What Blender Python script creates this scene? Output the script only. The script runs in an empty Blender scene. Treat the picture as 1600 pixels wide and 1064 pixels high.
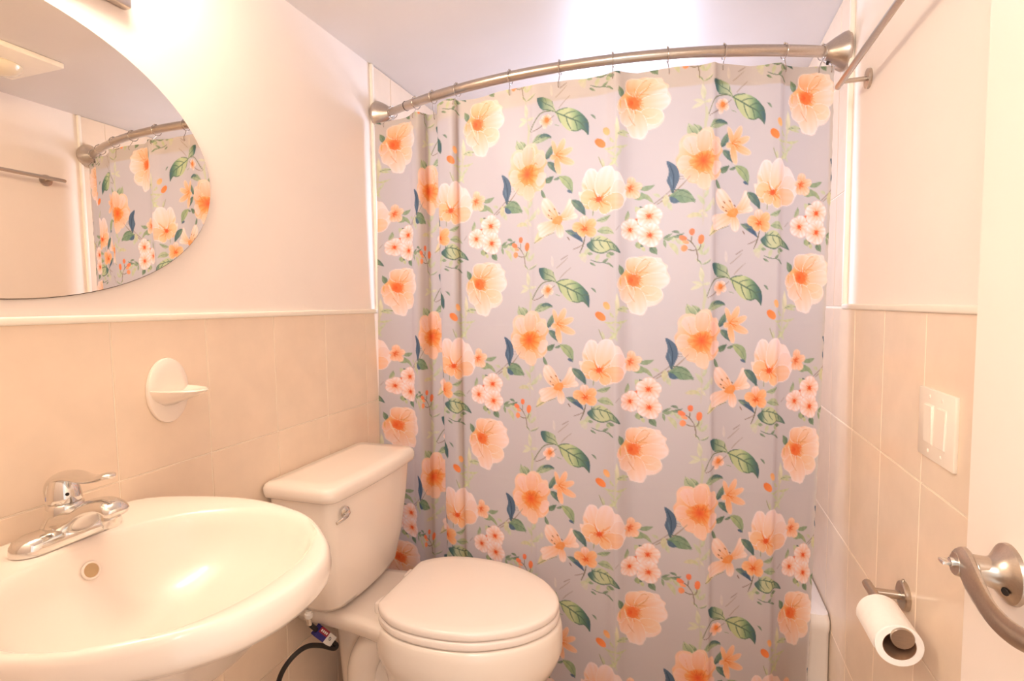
import bpy, bmesh, math, random
import numpy as np
from mathutils import Vector, Matrix

random.seed(7)
RNG = np.random.RandomState(11)
scene = bpy.context.scene
COL = scene.collection

# ------------------------------------------------------------------ camera
FPX, YAW, PIT, ROL = 832.5, 0.3151, 0.0672, -0.0131
CAM = Vector((1.0135, 0.0, 1.237))
_c, _s = math.cos(YAW), math.sin(YAW)
_fw = Vector((-_s*math.cos(PIT), _c*math.cos(PIT), -math.sin(PIT)))
_r = Vector((_c, _s, 0))
_u = _r.cross(_fw)
_r2 = _r*math.cos(ROL) + _u*math.sin(ROL)
_u2 = -_r*math.sin(ROL) + _u*math.cos(ROL)
cam_data = bpy.data.cameras.new('camera')
cam_data.sensor_width = 36.0
cam_data.lens = FPX/1600*36.0
cam_data.clip_start = 0.01
cam = bpy.data.objects.new('camera', cam_data)
COL.objects.link(cam)
cam.matrix_world = Matrix(((_r2.x, _u2.x, -_fw.x, CAM.x), (_r2.y, _u2.y, -_fw.y, CAM.y),
                           (_r2.z, _u2.z, -_fw.z, CAM.z), (0, 0, 0, 1)))
scene.camera = cam

# ------------------------------------------------------------------ world, lights, exposure
world = bpy.data.worlds.new('world')
scene.world = world
world.use_nodes = True
bg = world.node_tree.nodes['Background']
bg.inputs[0].default_value = (1.0, 0.94, 0.88, 1)
bg.inputs[1].default_value = 1.0

def area(name, loc, target, sx, sy, power, col):
    l = bpy.data.lights.new(name, 'AREA')
    l.shape = 'RECTANGLE'; l.size = sx; l.size_y = sy
    l.energy = power; l.color = col
    o = bpy.data.objects.new(name, l); COL.objects.link(o)
    o.location = loc
    o.rotation_euler = (Vector(target)-Vector(loc)).to_track_quat('-Z', 'Y').to_euler()
    return o
# daylight entering by the window over the tub
area('window_daylight', (0.78, 2.37, 1.56), (0.72, 1.6, 1.52), 0.50, 0.50, 9.5, (0.66, 0.75, 1.0))
# unseen fill light added in the hallway behind the camera
area('hall_fill', (0.85, -0.50, 1.95), (0.75, 1.2, 1.0), 0.7, 0.5, 15.0, (1.0, 0.935, 0.85))
LAMP_STRENGTH = 60.0

vs = scene.view_settings
vs.view_transform = 'Standard'
vs.look = 'None'
vs.gamma = 1.0
vs.exposure = 0.30
vs.use_curve_mapping = False

# ------------------------------------------------------------------ helpers
def lin(c):
    c = np.asarray(c, float)/255.0
    return np.where(c <= 0.04045, c/12.92, ((c+0.055)/1.055)**2.4)

def material(name, rgb, rough=0.5, metal=0.0, noise=0.0, nscale=20.0, bump=0.0, bscale=60.0, coat=0.0, spec=0.5, stretch=None):
    m = bpy.data.materials.new(name)
    m.use_nodes = True
    nt = m.node_tree
    b = nt.nodes['Principled BSDF']
    col = tuple(lin(rgb)) + (1.0,)
    b.inputs['Base Color'].default_value = col
    b.inputs['Roughness'].default_value = rough
    b.inputs['Metallic'].default_value = metal
    b.inputs['Coat Weight'].default_value = coat
    b.inputs['Coat Roughness'].default_value = 0.06
    b.inputs['Specular IOR Level'].default_value = spec
    if noise or bump:
        tc = nt.nodes.new('ShaderNodeTexCoord')
        mp = nt.nodes.new('ShaderNodeMapping')
        nt.links.new(tc.outputs['Object'], mp.inputs['Vector'])
        if stretch: mp.inputs['Scale'].default_value = stretch
    if noise:
        n = nt.nodes.new('ShaderNodeTexNoise'); n.inputs['Scale'].default_value = nscale; n.inputs['Detail'].default_value = 4
        nt.links.new(mp.outputs[0], n.inputs['Vector'])
        rmp = nt.nodes.new('ShaderNodeValToRGB')
        a = tuple(min(1, x*(1-noise)) for x in col[:3]) + (1,)
        z = tuple(min(1, x*(1+noise)) for x in col[:3]) + (1,)
        rmp.color_ramp.elements[0].position = 0.3; rmp.color_ramp.elements[0].color = a
        rmp.color_ramp.elements[1].position = 0.7; rmp.color_ramp.elements[1].color = z
        nt.links.new(n.outputs['Fac'], rmp.inputs[0])
        nt.links.new(rmp.outputs[0], b.inputs['Base Color'])
    if bump:
        n = nt.nodes.new('ShaderNodeTexNoise'); n.inputs['Scale'].default_value = bscale; n.inputs['Detail'].default_value = 3
        nt.links.new(mp.outputs[0], n.inputs['Vector'])
        bp = nt.nodes.new('ShaderNodeBump'); bp.inputs['Strength'].default_value = bump; bp.inputs['Distance'].default_value = 0.002
        nt.links.new(n.outputs['Fac'], bp.inputs['Height'])
        nt.links.new(bp.outputs[0], b.inputs['Normal'])
    return m

def emitter(name, rgb, strength):
    m = bpy.data.materials.new(name); m.use_nodes = True
    nt = m.node_tree
    for n in list(nt.nodes): nt.nodes.remove(n)
    e = nt.nodes.new('ShaderNodeEmission'); o = nt.nodes.new('ShaderNodeOutputMaterial')
    e.inputs[0].default_value = tuple(lin(rgb)) + (1,); e.inputs[1].default_value = strength
    nt.links.new(e.outputs[0], o.inputs[0])
    return m

M = {}
M['paint'] = material('wall_paint', (248, 236, 227), 0.55, noise=0.02, nscale=3, bump=0.12, bscale=90)
M['ceil'] = material('ceiling_paint', (222, 215, 211), 0.38, noise=0.02, nscale=4, bump=0.18, bscale=26)
M['trim'] = material('trim_paint', (252, 243, 228), 0.35, noise=0.015, nscale=30)
M['tile'] = material('glazed_tile', (245, 223, 200), 0.22, noise=0.03, nscale=14, bump=0.05, bscale=40)
M['grout'] = material('grout', (253, 238, 218), 0.8, noise=0.03, nscale=60)
M['floor'] = material('floor_tile', (205, 180, 155), 0.4, noise=0.06, nscale=9)
M['porc'] = material('porcelain', (250, 236, 223), 0.2, noise=0.008, nscale=6, coat=0.3)
M['plast'] = material('seat_plastic', (250, 236, 226), 0.22, noise=0.008, nscale=6)
M['switch'] = material('switch_plastic', (252, 238, 222), 0.3, noise=0.008, nscale=20)
M['door'] = material('door_paint', (249, 234, 222), 0.4, noise=0.01, nscale=5, bump=0.05, bscale=40)
M['chrome'] = material('chrome', (225, 222, 218), 0.08, 1.0, noise=0.02, nscale=20)
M['nickel'] = material('brushed_nickel', (196, 184, 172), 0.28, 1.0, noise=0.06, nscale=60, stretch=(1, 8, 8))
M['wire'] = material('ring_wire', (190, 180, 170), 0.25, 1.0, noise=0.03, nscale=40)
M['black'] = material('black_rubber', (34, 28, 26), 0.45, noise=0.15, nscale=120)
M['dark'] = material('dark_hole', (40, 30, 24), 0.7, noise=0.05)
M['brass'] = material('overflow_metal', (196, 170, 132), 0.3, 0.7, noise=0.05, nscale=60)
M['paper'] = material('tissue_paper', (255, 246, 238), 0.95, noise=0.015, nscale=90, bump=0.3, bscale=220)
M['card'] = material('cardboard', (150, 112, 84), 0.9, noise=0.06, nscale=60)
M['edge'] = material('mirror_edge', (96, 84, 74), 0.3, 0.6, noise=0.1, nscale=40)
M['mirror'] = material('mirror_silver', (236, 226, 212), 0.0, 1.0)
M['red'] = material('tag_red', (150, 28, 52), 0.5, noise=0.03)
M['blue'] = material('tag_blue', (48, 44, 122), 0.5, noise=0.03)
M['white'] = material('tag_white', (240, 234, 228), 0.5, noise=0.02)
M['dotblue'] = material('painted_blue_reflection', (86, 116, 196), 0.3, noise=0.03)
M['globe'] = emitter('lit_opal_glass', (255, 239, 215), LAMP_STRENGTH)
M['pane'] = emitter('bright_window_glass', (205, 222, 255), 2.2)
M['tub'] = material('tub_enamel', (246, 236, 228), 0.15, noise=0.008, nscale=5, coat=0.3)
M['lens'] = material('fan_lens', (240, 226, 200), 0.2, noise=0.01, coat=0.3)

def origin_of(p):
    v = Vector((0, 0, 0))
    while p is not None:
        v += p.location; p = p.parent
    return v

def mk(name, verts, faces, mat, parent=None, smooth=True, angle=38, loc=None):
    """one mesh object; verts are in world space, stored relative to the parent (or loc)"""
    if parent is not None:
        o0 = origin_of(parent)
    else:
        o0 = Vector(loc) if loc is not None else Vector((0, 0, 0))
    me = bpy.data.meshes.new(name)
    me.from_pydata([(v[0]-o0.x, v[1]-o0.y, v[2]-o0.z) for v in verts], [], faces)
    bm = bmesh.new(); bm.from_mesh(me)
    bmesh.ops.recalc_face_normals(bm, faces=bm.faces)
    bm.to_mesh(me); bm.free()
    if mat is not None: me.materials.append(mat)
    if smooth:
        me.shade_smooth()
        try: me.set_sharp_from_angle(angle=math.radians(angle))
        except Exception: pass
    ob = bpy.data.objects.new(name, me)
    COL.objects.link(ob)
    if parent is not None: ob.parent = parent
    else: ob.location = o0
    return ob

def tag(o, label, cat, group=None):
    o['label'] = label; o['category'] = cat
    if group: o['group'] = group
    return o

def thing(name, label, cat, loc, group=None):
    o = bpy.data.objects.new(name, None); COL.objects.link(o)
    o.location = loc; o.empty_display_size = 0.05
    return tag(o, label, cat, group)

def struct(o):
    o['kind'] = 'structure'; return o

class MB:
    """collects shapes into one vertex / face list"""
    def __init__(self): self.v = []; self.f = []
    def add(self, v, f):
        n = len(self.v); self.v += [tuple(p) for p in v]; self.f += [tuple(i+n for i in q) for q in f]; return self
    def box(self, x0, x1, y0, y1, z0, z1, bev=0.0, seg=2):
        bm = bmesh.new()
        bmesh.ops.create_cube(bm, size=1.0)
        for q in bm.verts:
            q.co = Vector(((x0+x1)/2+q.co.x*(x1-x0), (y0+y1)/2+q.co.y*(y1-y0), (z0+z1)/2+q.co.z*(z1-z0)))
        if bev: bmesh.ops.bevel(bm, geom=bm.edges[:], offset=bev, segments=seg, profile=0.5, affect='EDGES')
        bm.verts.index_update()
        v = [tuple(q.co) for q in bm.verts]; f = [tuple(x.index for x in q.verts) for q in bm.faces]
        bm.free(); return self.add(v, f)
    def loft(self, rings, cap0=True, cap1=True, closed=True):
        n = len(rings[0]); v = [p for r in rings for p in r]; f = []
        for i in range(len(rings)-1):
            for j in range(n if closed else n-1):
                k = (j+1) % n
                f.append((i*n+j, i*n+k, (i+1)*n+k, (i+1)*n+j))
        if cap0: f.append(tuple(range(n)))
        if cap1: f.append(tuple((len(rings)-1)*n+j for j in range(n)))
        return self.add(v, f)
    def tube(self, path, rad, n=12, cap=True, flat=None):
        P = [Vector(p) for p in path]
        if not hasattr(rad, '__len__'): rad = [rad]*len(P)
        rings = []; up = None
        for i, p in enumerate(P):
            t = (P[min(i+1, len(P)-1)]-P[max(i-1, 0)]).normalized()
            if up is None:
                up = Vector((0, 0, 1)) if abs(t.z) < 0.9 else Vector((1, 0, 0))
            a = t.cross(up).normalized(); up = a.cross(t).normalized()
            r = rad[i]
            if hasattr(r, '__len__'): ra, ru = r
            else: ra = ru = r
            rings.append([tuple(p + a*ra*math.cos(q) + up*ru*math.sin(q)) for q in [2*math.pi*k/n for k in range(n)]])
        return self.loft(rings, cap, cap)
    def lathe(self, prof, org, axis, n=24, cap0=True, cap1=True):
        """prof: (radius, height along axis)"""
        ax = Vector(axis).normalized(); h = Vector((0, 0, 1)) if abs(ax.z) < 0.9 else Vector((1, 0, 0))
        a = ax.cross(h).normalized(); b = ax.cross(a).normalized(); O = Vector(org)
        rings = [[tuple(O + ax*z + (a*math.cos(q)+b*math.sin(q))*max(r, 1e-5)) for q in [2*math.pi*k/n for k in range(n)]] for r, z in prof]
        return self.loft(rings, cap0, cap1)
    def torus(self, org, axis, R, r, n=24, m=6, sx=1.0):
        ax = Vector(axis).normalized(); h = Vector((0, 0, 1)) if abs(ax.z) < 0.9 else Vector((1, 0, 0))
        a = ax.cross(h).normalized(); b = ax.cross(a).normalized(); O = Vector(org); v = []; f = []
        for i in range(n):
            q = 2*math.pi*i/n; d = a*math.cos(q)*sx+b*math.sin(q)
            for j in range(m):
                w = 2*math.pi*j/m
                v.append(tuple(O + d*(R+r*math.cos(w)) + ax*r*math.sin(w)))
        for i in range(n):
            for j in range(m):
                f.append((i*m+j, ((i+1) % n)*m+j, ((i+1) % n)*m+(j+1) % m, i*m+(j+1) % m))
        return self.add(v, f)
    def build(self, name, mat, parent=None, loc=None, smooth=True, angle=38):
        return mk(name, self.v, self.f, mat, parent, smooth, angle, loc)

def crom(pts, n, closed=False):
    """Catmull-Rom resampling of a list of points (any dimension)"""
    P = np.array(pts, float); m = len(P); out = []
    segs = m if closed else m-1
    for i in range(segs):
        if closed: p0, p1, p2, p3 = P[(i-1) % m], P[i], P[(i+1) % m], P[(i+2) % m]
        else: p0, p1, p2, p3 = P[max(i-1, 0)], P[i], P[i+1], P[min(i+2, m-1)]
        for k in range(n):
            t = k/n
            out.append(0.5*((2*p1)+(-p0+p2)*t+(2*p0-5*p1+4*p2-p3)*t*t+(-p0+3*p1-3*p2+p3)*t**3))
    if not closed: out.append(P[-1])
    return np.array(out)

# ------------------------------------------------------------------ room dimensions
W, YT, YB, H = 1.417, 1.612, 2.40, 2.048
TH, TW, ZT = 0.305, 0.20516, 1.22
YF0, YF1 = -0.02, 0.10          # wall with the doorway
DX0, DX1, DH = 0.70, 1.398, 2.0

floor = struct(MB().box(-0.1, W+0.1, YF0, YB+0.1, -0.06, 0).build('floor', M['floor'], smooth=False))
ceiling = struct(MB().box(-0.1, W+0.1, YF0, YB+0.1, H, H+0.06).build('ceiling', M['ceil'], smooth=False))
wall_left = struct(MB().box(-0.1, 0, YF0, YB+0.1, 0, H).build('wall_left', M['paint'], smooth=False))
wall_right = struct(MB().box(W, W+0.1, YF0, YB+0.1, 0, H).build('wall_right', M['paint'], smooth=False))
b = MB()
b.box(0, DX0, YF0, YF1, 0, H); b.box(DX1, W, YF0, YF1, 0, H); b.box(DX0, DX1, YF0, YF1, DH, H)
wall_front = struct(b.build('wall_front', M['paint'], smooth=False))
WX0, WX1, WZ0, WZ1 = 0.50, 1.06, 1.28, 1.85
b = MB()
b.box(0, WX0, YB, YB+0.1, 0, H); b.box(WX1, W, YB, YB+0.1, 0, H)
b.box(WX0, WX1, YB, YB+0.1, 0, WZ0); b.box(WX0, WX1, YB, YB+0.1, WZ1, H)
wall_back = struct(b.build('wall_back', M['paint'], smooth=False))

# ------------------------------------------------------------------ wall tiles
GR = 0.0022
def tile_mesh(w, h, axis):
    """bevelled tile centred on the origin; axis 0: on a side wall, 1: on the back wall"""
    bb = MB()
    t = 0.006
    if axis == 0: bb.box(-t/2, t/2, -w/2, w/2, -h/2, h/2, 0.0012, 1)
    else: bb.box(-w/2, w/2, -t/2, t/2, -h/2, h/2, 0.0012, 1)
    me = bpy.data.meshes.new('tile')
    me.from_pydata(bb.v, [], bb.f); me.materials.append(M['tile'])
    return me
TM = {}
def tile(parent, axis, fixed, a0, a1, z0, z1):
    w, h = round(a1-a0-GR, 4), round(z1-z0-GR, 4)
    if w < 0.012 or h < 0.012: return
    k = (axis, w, h)
    if k not in TM: TM[k] = tile_mesh(w, h, axis)
    o = bpy.data.objects.new('tile', TM[k]); COL.objects.link(o)
    o.parent = parent
    jit = random.uniform(-0.0003, 0.0003)
    c, z = (a0+a1)/2, (z0+z1)/2
    o.location = (fixed+jit, c, z) if axis == 0 else (c, fixed+jit, z)

def seams(a, b, ref, step):
    s = [a]
    k = math.ceil((a-ref)/step+1e-6)
    while ref+k*step < b-1e-6:
        s.append(ref+k*step); k += 1
    s.append(b); return s

zlow = [0, TH, 2*TH, 3*TH, ZT-0.004]
zhigh = [ZT+0.0, ZT+TH, ZT+2*TH, H-0.001]
for wall, fx, ref, sgn in ((wall_left, 0.003, 0.7041, 1), (wall_right, W-0.003, 1.0990, -1)):
    ys = seams(YF1, YB, ref, TW)
    for i in range(len(ys)-1):
        for j in range(4): tile(wall, 0, fx, ys[i], ys[i+1], zlow[j], zlow[j+1])
    ys = seams(YT+0.006, YB, ref, TW)
    for i in range(len(ys)-1):
        for j in range(3): tile(wall, 0, fx, ys[i], ys[i+1], zhigh[j], zhigh[j+1])
    x0, x1 = (0, 0.0042) if sgn > 0 else (W-0.0042, W)
    g = MB(); g.box(x0, x1, YF1, YB, 0, ZT-0.002); g.box(x0, x1, YT+0.004, YB, ZT-0.002, H-0.001)
    g.build('grout_bed', M['grout'], wall, smooth=False)
xs = seams(0.006, W-0.006, 0.006+0.5*TW, TW)
zs = [0.0, TH, 2*TH, 3*TH, ZT, ZT+TH, ZT+2*TH, H]
for i in range(len(xs)-1):
    for j in range(len(zs)-1):
        if xs[i+1] > WX0-0.02 and xs[i] < WX1+0.02 and zs[j+1] > WZ0-0.02 and zs[j] < WZ1+0.02: continue
        if zs[j+1] < 0.2: continue
        tile(wall_back, 1, YB-0.003, xs[i], xs[i+1], zs[j], zs[j+1])
g = MB(); g.box(0, WX0, YB-0.004, YB, 0, H); g.box(WX1, W, YB-0.004, YB, 0, H); g.box(WX0, WX1, YB-0.004, YB, 0, WZ0); g.box(WX0, WX1, YB-0.004, YB, WZ1, H)
g.build('grout_bed', M['grout'], wall_back, smooth=False)

# rounded caps along the top of the wainscot and up the edge of the tub surround
def trim(name, x0, x1, y0, y1, z0, z1):
    return struct(MB().box(x0, x1, y0, y1, z0, z1, 0.0035, 3).build(name, M['trim']))
trim('trim_1', -0.001, 0.011, YF1, YT+0.006, ZT-0.006, ZT+0.008)
trim('trim_2', -0.001, 0.011, YT-0.008, YT+0.006, ZT+0.006, H)
trim('trim_3', W-0.011, W+0.001, YF1, YT+0.006, ZT-0.006, ZT+0.008)
trim('trim_4', W-0.011, W+0.001, YT-0.008, YT+0.006, ZT+0.006, H)

# ------------------------------------------------------------------ window over the tub
win = struct(MB().box(WX0, WX1, YB+0.055, YB+0.06, WZ0, WZ1).build('window_1', M['pane'], smooth=False))
b = MB()
for (x0, x1, z0, z1) in ((WX0, WX0+0.03, WZ0, WZ1), (WX1-0.03, WX1, WZ0, WZ1), (WX0+0.03, WX1-0.03, WZ0, WZ0+0.03), (WX0+0.03, WX1-0.03, WZ1-0.03, WZ1), (WX0+0.03, WX1-0.03, 1.55, 1.58)):
    b.box(x0, x1, YB+0.03, YB+0.054, z0, z1, 0.003, 2)
b.build('window_frame', M['trim'], win)
MB().box(WX0-0.01, WX1+0.01, YB-0.015, YB+0.03, WZ0-0.015, WZ0, 0.003, 2).build('window_sill', M['trim'], win)

# ------------------------------------------------------------------ door, opened back along the right wall
DF = 1.360
door = struct(MB().box(DF, DF+0.035, 0.105, 0.815, 0.012, 1.985, 0.002, 2).build('door_1', M['door'], smooth=False))
door['label'] = 'white painted door swung open against the right wall'
RC = Vector((DF, 0.717, 0.930))
b = MB()      # lever
px = 1.318
path = crom([(px, 0.726, 0.939), (px-0.002, 0.708, 0.937), (px-0.003, 0.688, 0.927), (px-0.001, 0.662, 0.913), (px+0.003, 0.635, 0.908), (px+0.008, 0.605, 0.912), (px+0.012, 0.575, 0.919)], 6)
rr = np.interp(np.linspace(0, 1, len(path)), [0, .1, .3, .5, .8, 1], [0.013, 0.0180, 0.0195, 0.0165, 0.0120, 0.0085])
tt = np.interp(np.linspace(0, 1, len(path)), [0, .15, .5, 1], [0.010, 0.0080, 0.0045, 0.0038])
b.tube([tuple(p) for p in path], [(t, r) for r, t in zip(rr, tt)], 14)
b.lathe([(0.0, 0.0), (0.0125, 0.0), (0.0135, 0.004), (0.0135, 0.03), (0.012, 0.045)], (px-0.010, 0.717, 0.935), (1, 0, -0.05), 24)
handle = b.build('door_handle', M['nickel'], door)
handle['label'] = 'brushed nickel door lever'
b = MB()
b.lathe([(0.0, -0.036), (0.0125, -0.036), (0.0145, -0.034), (0.0150, -0.024), (0.0185, -0.015), (0.026, -0.009), (0.0325, -0.004), (0.0335, 0.0)], RC, (1, 0, 0), 40)
b.build('rosette', M['nickel'], handle)
MB().torus((DF-0.0345, 0.717, 0.931), (1, 0, 0), 0.0138, 0.0022, 28, 8).build('collar_ring', M['nickel'], handle)
b = MB(); b.lathe([(0.0, 0.0), (0.0052, 0.0), (0.0055, 0.002), (0.0055, 0.012)], (px-0.0145, 0.717, 0.9365), (1, 0, 0), 16)
b.box(px-0.0235, px-0.014, 0.7105, 0.7235, 0.9345, 0.9385, 0.0012, 2)
b.build('turn_button', M['chrome'], handle)
MB().lathe([(0.0, 0.0), (0.0042, 0.0), (0.0042, 0.001), (0.0, 0.001)], (DF-0.0128, 0.6975, 0.918), (-0.9, -0.35, -0.15), 16).build('release_hole', M['dark'], handle)

# ------------------------------------------------------------------ bathtub
TF, TR = 1.642, 0.352
tub = thing('bathtub', 'white alcove bathtub behind the floral shower curtain', 'bathtub', (W/2, 2.02, 0))
def rrect(x0, x1, y0, y1, r, z, n=8):
    out = []
    for cx, cy, a in ((x1-r, y1-r, 0), (x0+r, y1-r, 90), (x0+r, y0+r, 180), (x1-r, y0+r, 270)):
        for k in range(n+1):
            q = math.radians(a+90*k/n); out.append((cx+r*math.cos(q), cy+r*math.sin(q), z))
    return out
b = MB()
X0, X1, Y1 = 0.007, W-0.007, YB-0.007
b.loft([rrect(X0, X1, TF+0.012, Y1, 0.01, 0.0), rrect(X0, X1, TF+0.012, Y1, 0.01, TR-0.06), rrect(X0, X1, TF+0.002, Y1, 0.012, TR-0.045), rrect(X0, X1, TF, Y1, 0.016, TR-0.02),
        rrect(X0+0.003, X1-0.003, TF+0.008, Y1, 0.02, TR-0.004), rrect(X0+0.01, X1-0.01, TF+0.022, Y1-0.006, 0.02, TR),
        rrect(X0+0.07, X1-0.07, TF+0.075, Y1-0.06, 0.10, TR), rrect(X0+0.085, X1-0.085, TF+0.09, Y1-0.075, 0.10, TR-0.02), rrect(X0+0.14, X1-0.14, TF+0.13, Y1-0.12, 0.12, 0.10), rrect(X0+0.22, X1-0.2, TF+0.2, Y1-0.19, 0.1, 0.06)], True, True)
b.build('tub_body', M['tub'], tub)
MB().lathe([(0, 0), (0.022, 0), (0.024, 0.004), (0.0, 0.006)], (0.28, 2.02, 0.061), (0, 0, 1), 20).build('drain', M['chrome'], tub)

# ------------------------------------------------------------------ shower rod
SAG, HW = 0.162, 0.68
RR = (HW*HW+SAG*SAG)/(2*SAG); RYC = 1.478+RR; RZ = 1.885; RXC = 0.7085
def rod_y(x): return RYC-math.sqrt(max(0.0, RR*RR-(x-RXC)**2))
rod = thing('shower_rod', 'curved brushed nickel shower curtain rod between cone flanges', 'curtain rod', (RXC, 1.64, RZ))
def rodpath(x0, x1, n): return [(x, rod_y(x), RZ) for x in np.linspace(x0, x1, n)]
MB().tube(rodpath(0.145, 1.385, 60), 0.0142, 18).build('outer_tube', M['nickel'], rod)
MB().tube(rodpath(0.035, 0.16, 10), 0.0122, 18).build('inner_tube', M['nickel'], rod)
MB().torus((0.145, rod_y(0.145), RZ), (1, -0.36, 0), 0.0138, 0.0016, 24, 6).build('joint_ring', M['dark'], rod)
for sx, x in ((1, 0.006), (-1, W-0.006)):
    o = (x+sx*0.0055, 1.640, RZ)
    f = MB().lathe([(0.0, 0.0), (0.048, 0.0), (0.0485, 0.004), (0.0465, 0.010), (0.034, 0.032), (0.0215, 0.050), (0.0205, 0.052), (0.0, 0.053)], o, (sx, -0.14, 0), 36).build('flange', M['nickel'], rod)
    MB().lathe([(0, 0), (0.0032, 0), (0.0032, 0.007), (0, 0.008)], (x+sx*0.049, 1.630, RZ-0.024), (0, 0, -1), 10).build('set_screw', M['dark'], f)

# ------------------------------------------------------------------ floral print (one repeat, painted as colours)
TS = 560
PRINT = np.zeros((TS, TS, 3)); PRINT[:] = (206, 198, 189)
BASEC = np.array((206, 198, 189), float)
class Grp:
    """zoom window of the print: origin/zoom to pixels, anchor pixel to a place in the repeat"""
    def __init__(s, ox, oy, zoom, anchor, uv, sx, sy): s.a = (ox, oy, zoom, anchor, uv, sx, sy)
    def __call__(s, pts):
        ox, oy, zoom, an, uv, sx, sy = s.a
        P = np.array(pts, float).reshape(-1, 2)
        X = ox+P[:, 0]/zoom; Y = oy+P[:, 1]/zoom
        return np.stack([(uv[0]+(X-an[0])/sx)*TS, (uv[1]+(Y-an[1])/sy)*TS], 1)
    def k(s): return TS/(s.a[2]*0.5*(s.a[5]+s.a[6]))      # zoom units to tile pixels

def fill(poly, colfn, alpha=1.0):
    """anti-aliased polygon with wrap-around; colfn(X, Y) -> rgb arrays"""
    x0, y0 = np.floor(poly.min(0)).astype(int)-1; x1, y1 = np.ceil(poly.max(0)).astype(int)+1
    S = 2
    gx = x0+(np.arange((x1-x0)*S)+0.5)/S; gy = y0+(np.arange((y1-y0)*S)+0.5)/S
    GX, GY = np.meshgrid(gx, gy)
    ins = np.zeros(GX.shape, bool)
    Q = np.roll(poly, -1, 0)
    for (ax, ay), (bx, by) in zip(poly, Q):
        if ay == by: continue
        lo, hi = (ay, by) if ay < by else (by, ay)
        r0 = int(np.searchsorted(gy, lo, 'left')); r1 = int(np.searchsorted(gy, hi, 'left'))
        if r1 <= r0: continue
        xc = ax+(gy[r0:r1]-ay)*(bx-ax)/(by-ay)
        ins[r0:r1] ^= gx[None, :] < xc[:, None]
    cov = ins.reshape(y1-y0, S, x1-x0, S).mean((1, 3))*alpha
    CX, CY = np.meshgrid(np.arange(x0, x1)+0.5, np.arange(y0, y1)+0.5)
    c = colfn(CX, CY)
    iy = np.arange(y0, y1) % TS; ix = np.arange(x0, x1) % TS
    sub = PRINT[np.ix_(iy, ix)]
    PRINT[np.ix_(iy, ix)] = sub*(1-cov[..., None]) + c*cov[..., None]

def flat(c):
    c = np.array(c, float)
    return lambda X, Y: np.broadcast_to(c, X.shape+(3,))

def stops(t, st):
    xs = [s[0] for s in st]
    return np.stack([np.interp(t, xs, [s[1][i] for s in st]) for i in range(3)], -1)

def radial(cx, cy, st, streak=0.0, nst=17, ph=0.0, asp=1.0):
    def fn(X, Y):
        dx = X-cx; dy = (Y-cy)*asp; r = np.hypot(dx, dy); th = np.arctan2(dy, dx)
        j = 1+streak*(np.sin(nst*th+ph)+0.6*np.sin((nst*2+3)*th+1.7*ph+r*0.05))
        return stops(r*j, st)
    return fn

def closed(pts, n=6): return crom(pts, n, True)

def stroke(g, pts, w, c, alpha=1.0, taper=True):
    P = crom(g(pts), 6); w = w*g.k()
    d = np.gradient(P, axis=0); d /= np.maximum(np.linalg.norm(d, axis=1, keepdims=True), 1e-6)
    nrm = np.stack([-d[:, 1], d[:, 0]], 1)
    t = np.linspace(0, 1, len(P))
    hw = np.maximum(w*0.5*(np.sin(np.pi*np.clip(t*0.8+0.15, 0, 1))**0.6 if taper else np.ones_like(t)), 0.35)[:, None]
    fill(np.vstack([P+nrm*hw, (P-nrm*hw)[::-1]]), flat(c), alpha)

OR3, OR2, OR1, PE2, PE1, WHP = (238, 92, 40), (247, 138, 62), (250, 178, 108), (252, 206, 158), (253, 222, 190), (254, 230, 212)
LG, MG, DG, TEAL, BLU, BRN = (198, 204, 158), (146, 166, 126), (90, 116, 92), (74, 104, 106), (86, 108, 124), (130, 106, 84)

def leaf(g, p0, p1, w, c1, c2, vein=None, bend=0.0, nv=0, alpha=1.0):
    a, bq = g([p0])[0], g([p1])[0]
    d = bq-a; L = np.hypot(*d); d = d/L; nrm = np.array([-d[1], d[0]]); ww = w*g.k()*0.5
    t = np.linspace(0, 1, 15)
    ax = a+np.outer(t*L, d)+np.outer(4*t*(1-t)*bend*L, nrm)
    hw = ww*np.sin(np.pi*t**0.85)**0.9
    up, lo = ax+nrm*hw[:, None], ax-nrm*hw[:, None]
    c1 = np.array(c1, float); c2 = np.array(c2, float)
    def grad(cA, cB):
        def fn(X, Y):
            s = np.clip(((X-a[0])*d[0]+(Y-a[1])*d[1])/L, 0, 1)
            wob = 0.5+0.5*np.sin(s*9+X*0.2)
            return cA*(1-s)[..., None]+cB*s[..., None]+(wob*8-4)[..., None]
        return fn
    fill(np.vstack([up, ax[::-1]]), grad(c1, c2), alpha)
    fill(np.vstack([lo, ax[::-1]]), grad(c1*0.45+c2*0.55, c2*0.9+c1*0.1), alpha)
    if vein is not None:
        fill(np.vstack([ax+nrm*0.6, (ax-nrm*0.6)[::-1]]), flat(vein), 0.85*alpha)
        for k in range(nv):
            s = 0.15+0.68*k/max(nv-1, 1); i = int(s*14)
            for sg in (1, -1):
                e = ax[min(i+3, 14)]+nrm*sg*hw[min(i+2, 14)]*0.92; m0 = ax[i]
                mm = (m0+e)/2+nrm*sg*hw[i]*0.12
                P = crom([m0, mm, e], 4); dd = np.array([-(e-m0)[1], (e-m0)[0]]); dd = dd/max(np.hypot(*dd), 1e-6)*0.45
                fill(np.vstack([P+dd, (P-dd)[::-1]]), flat(vein), 0.95*alpha)

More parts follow.
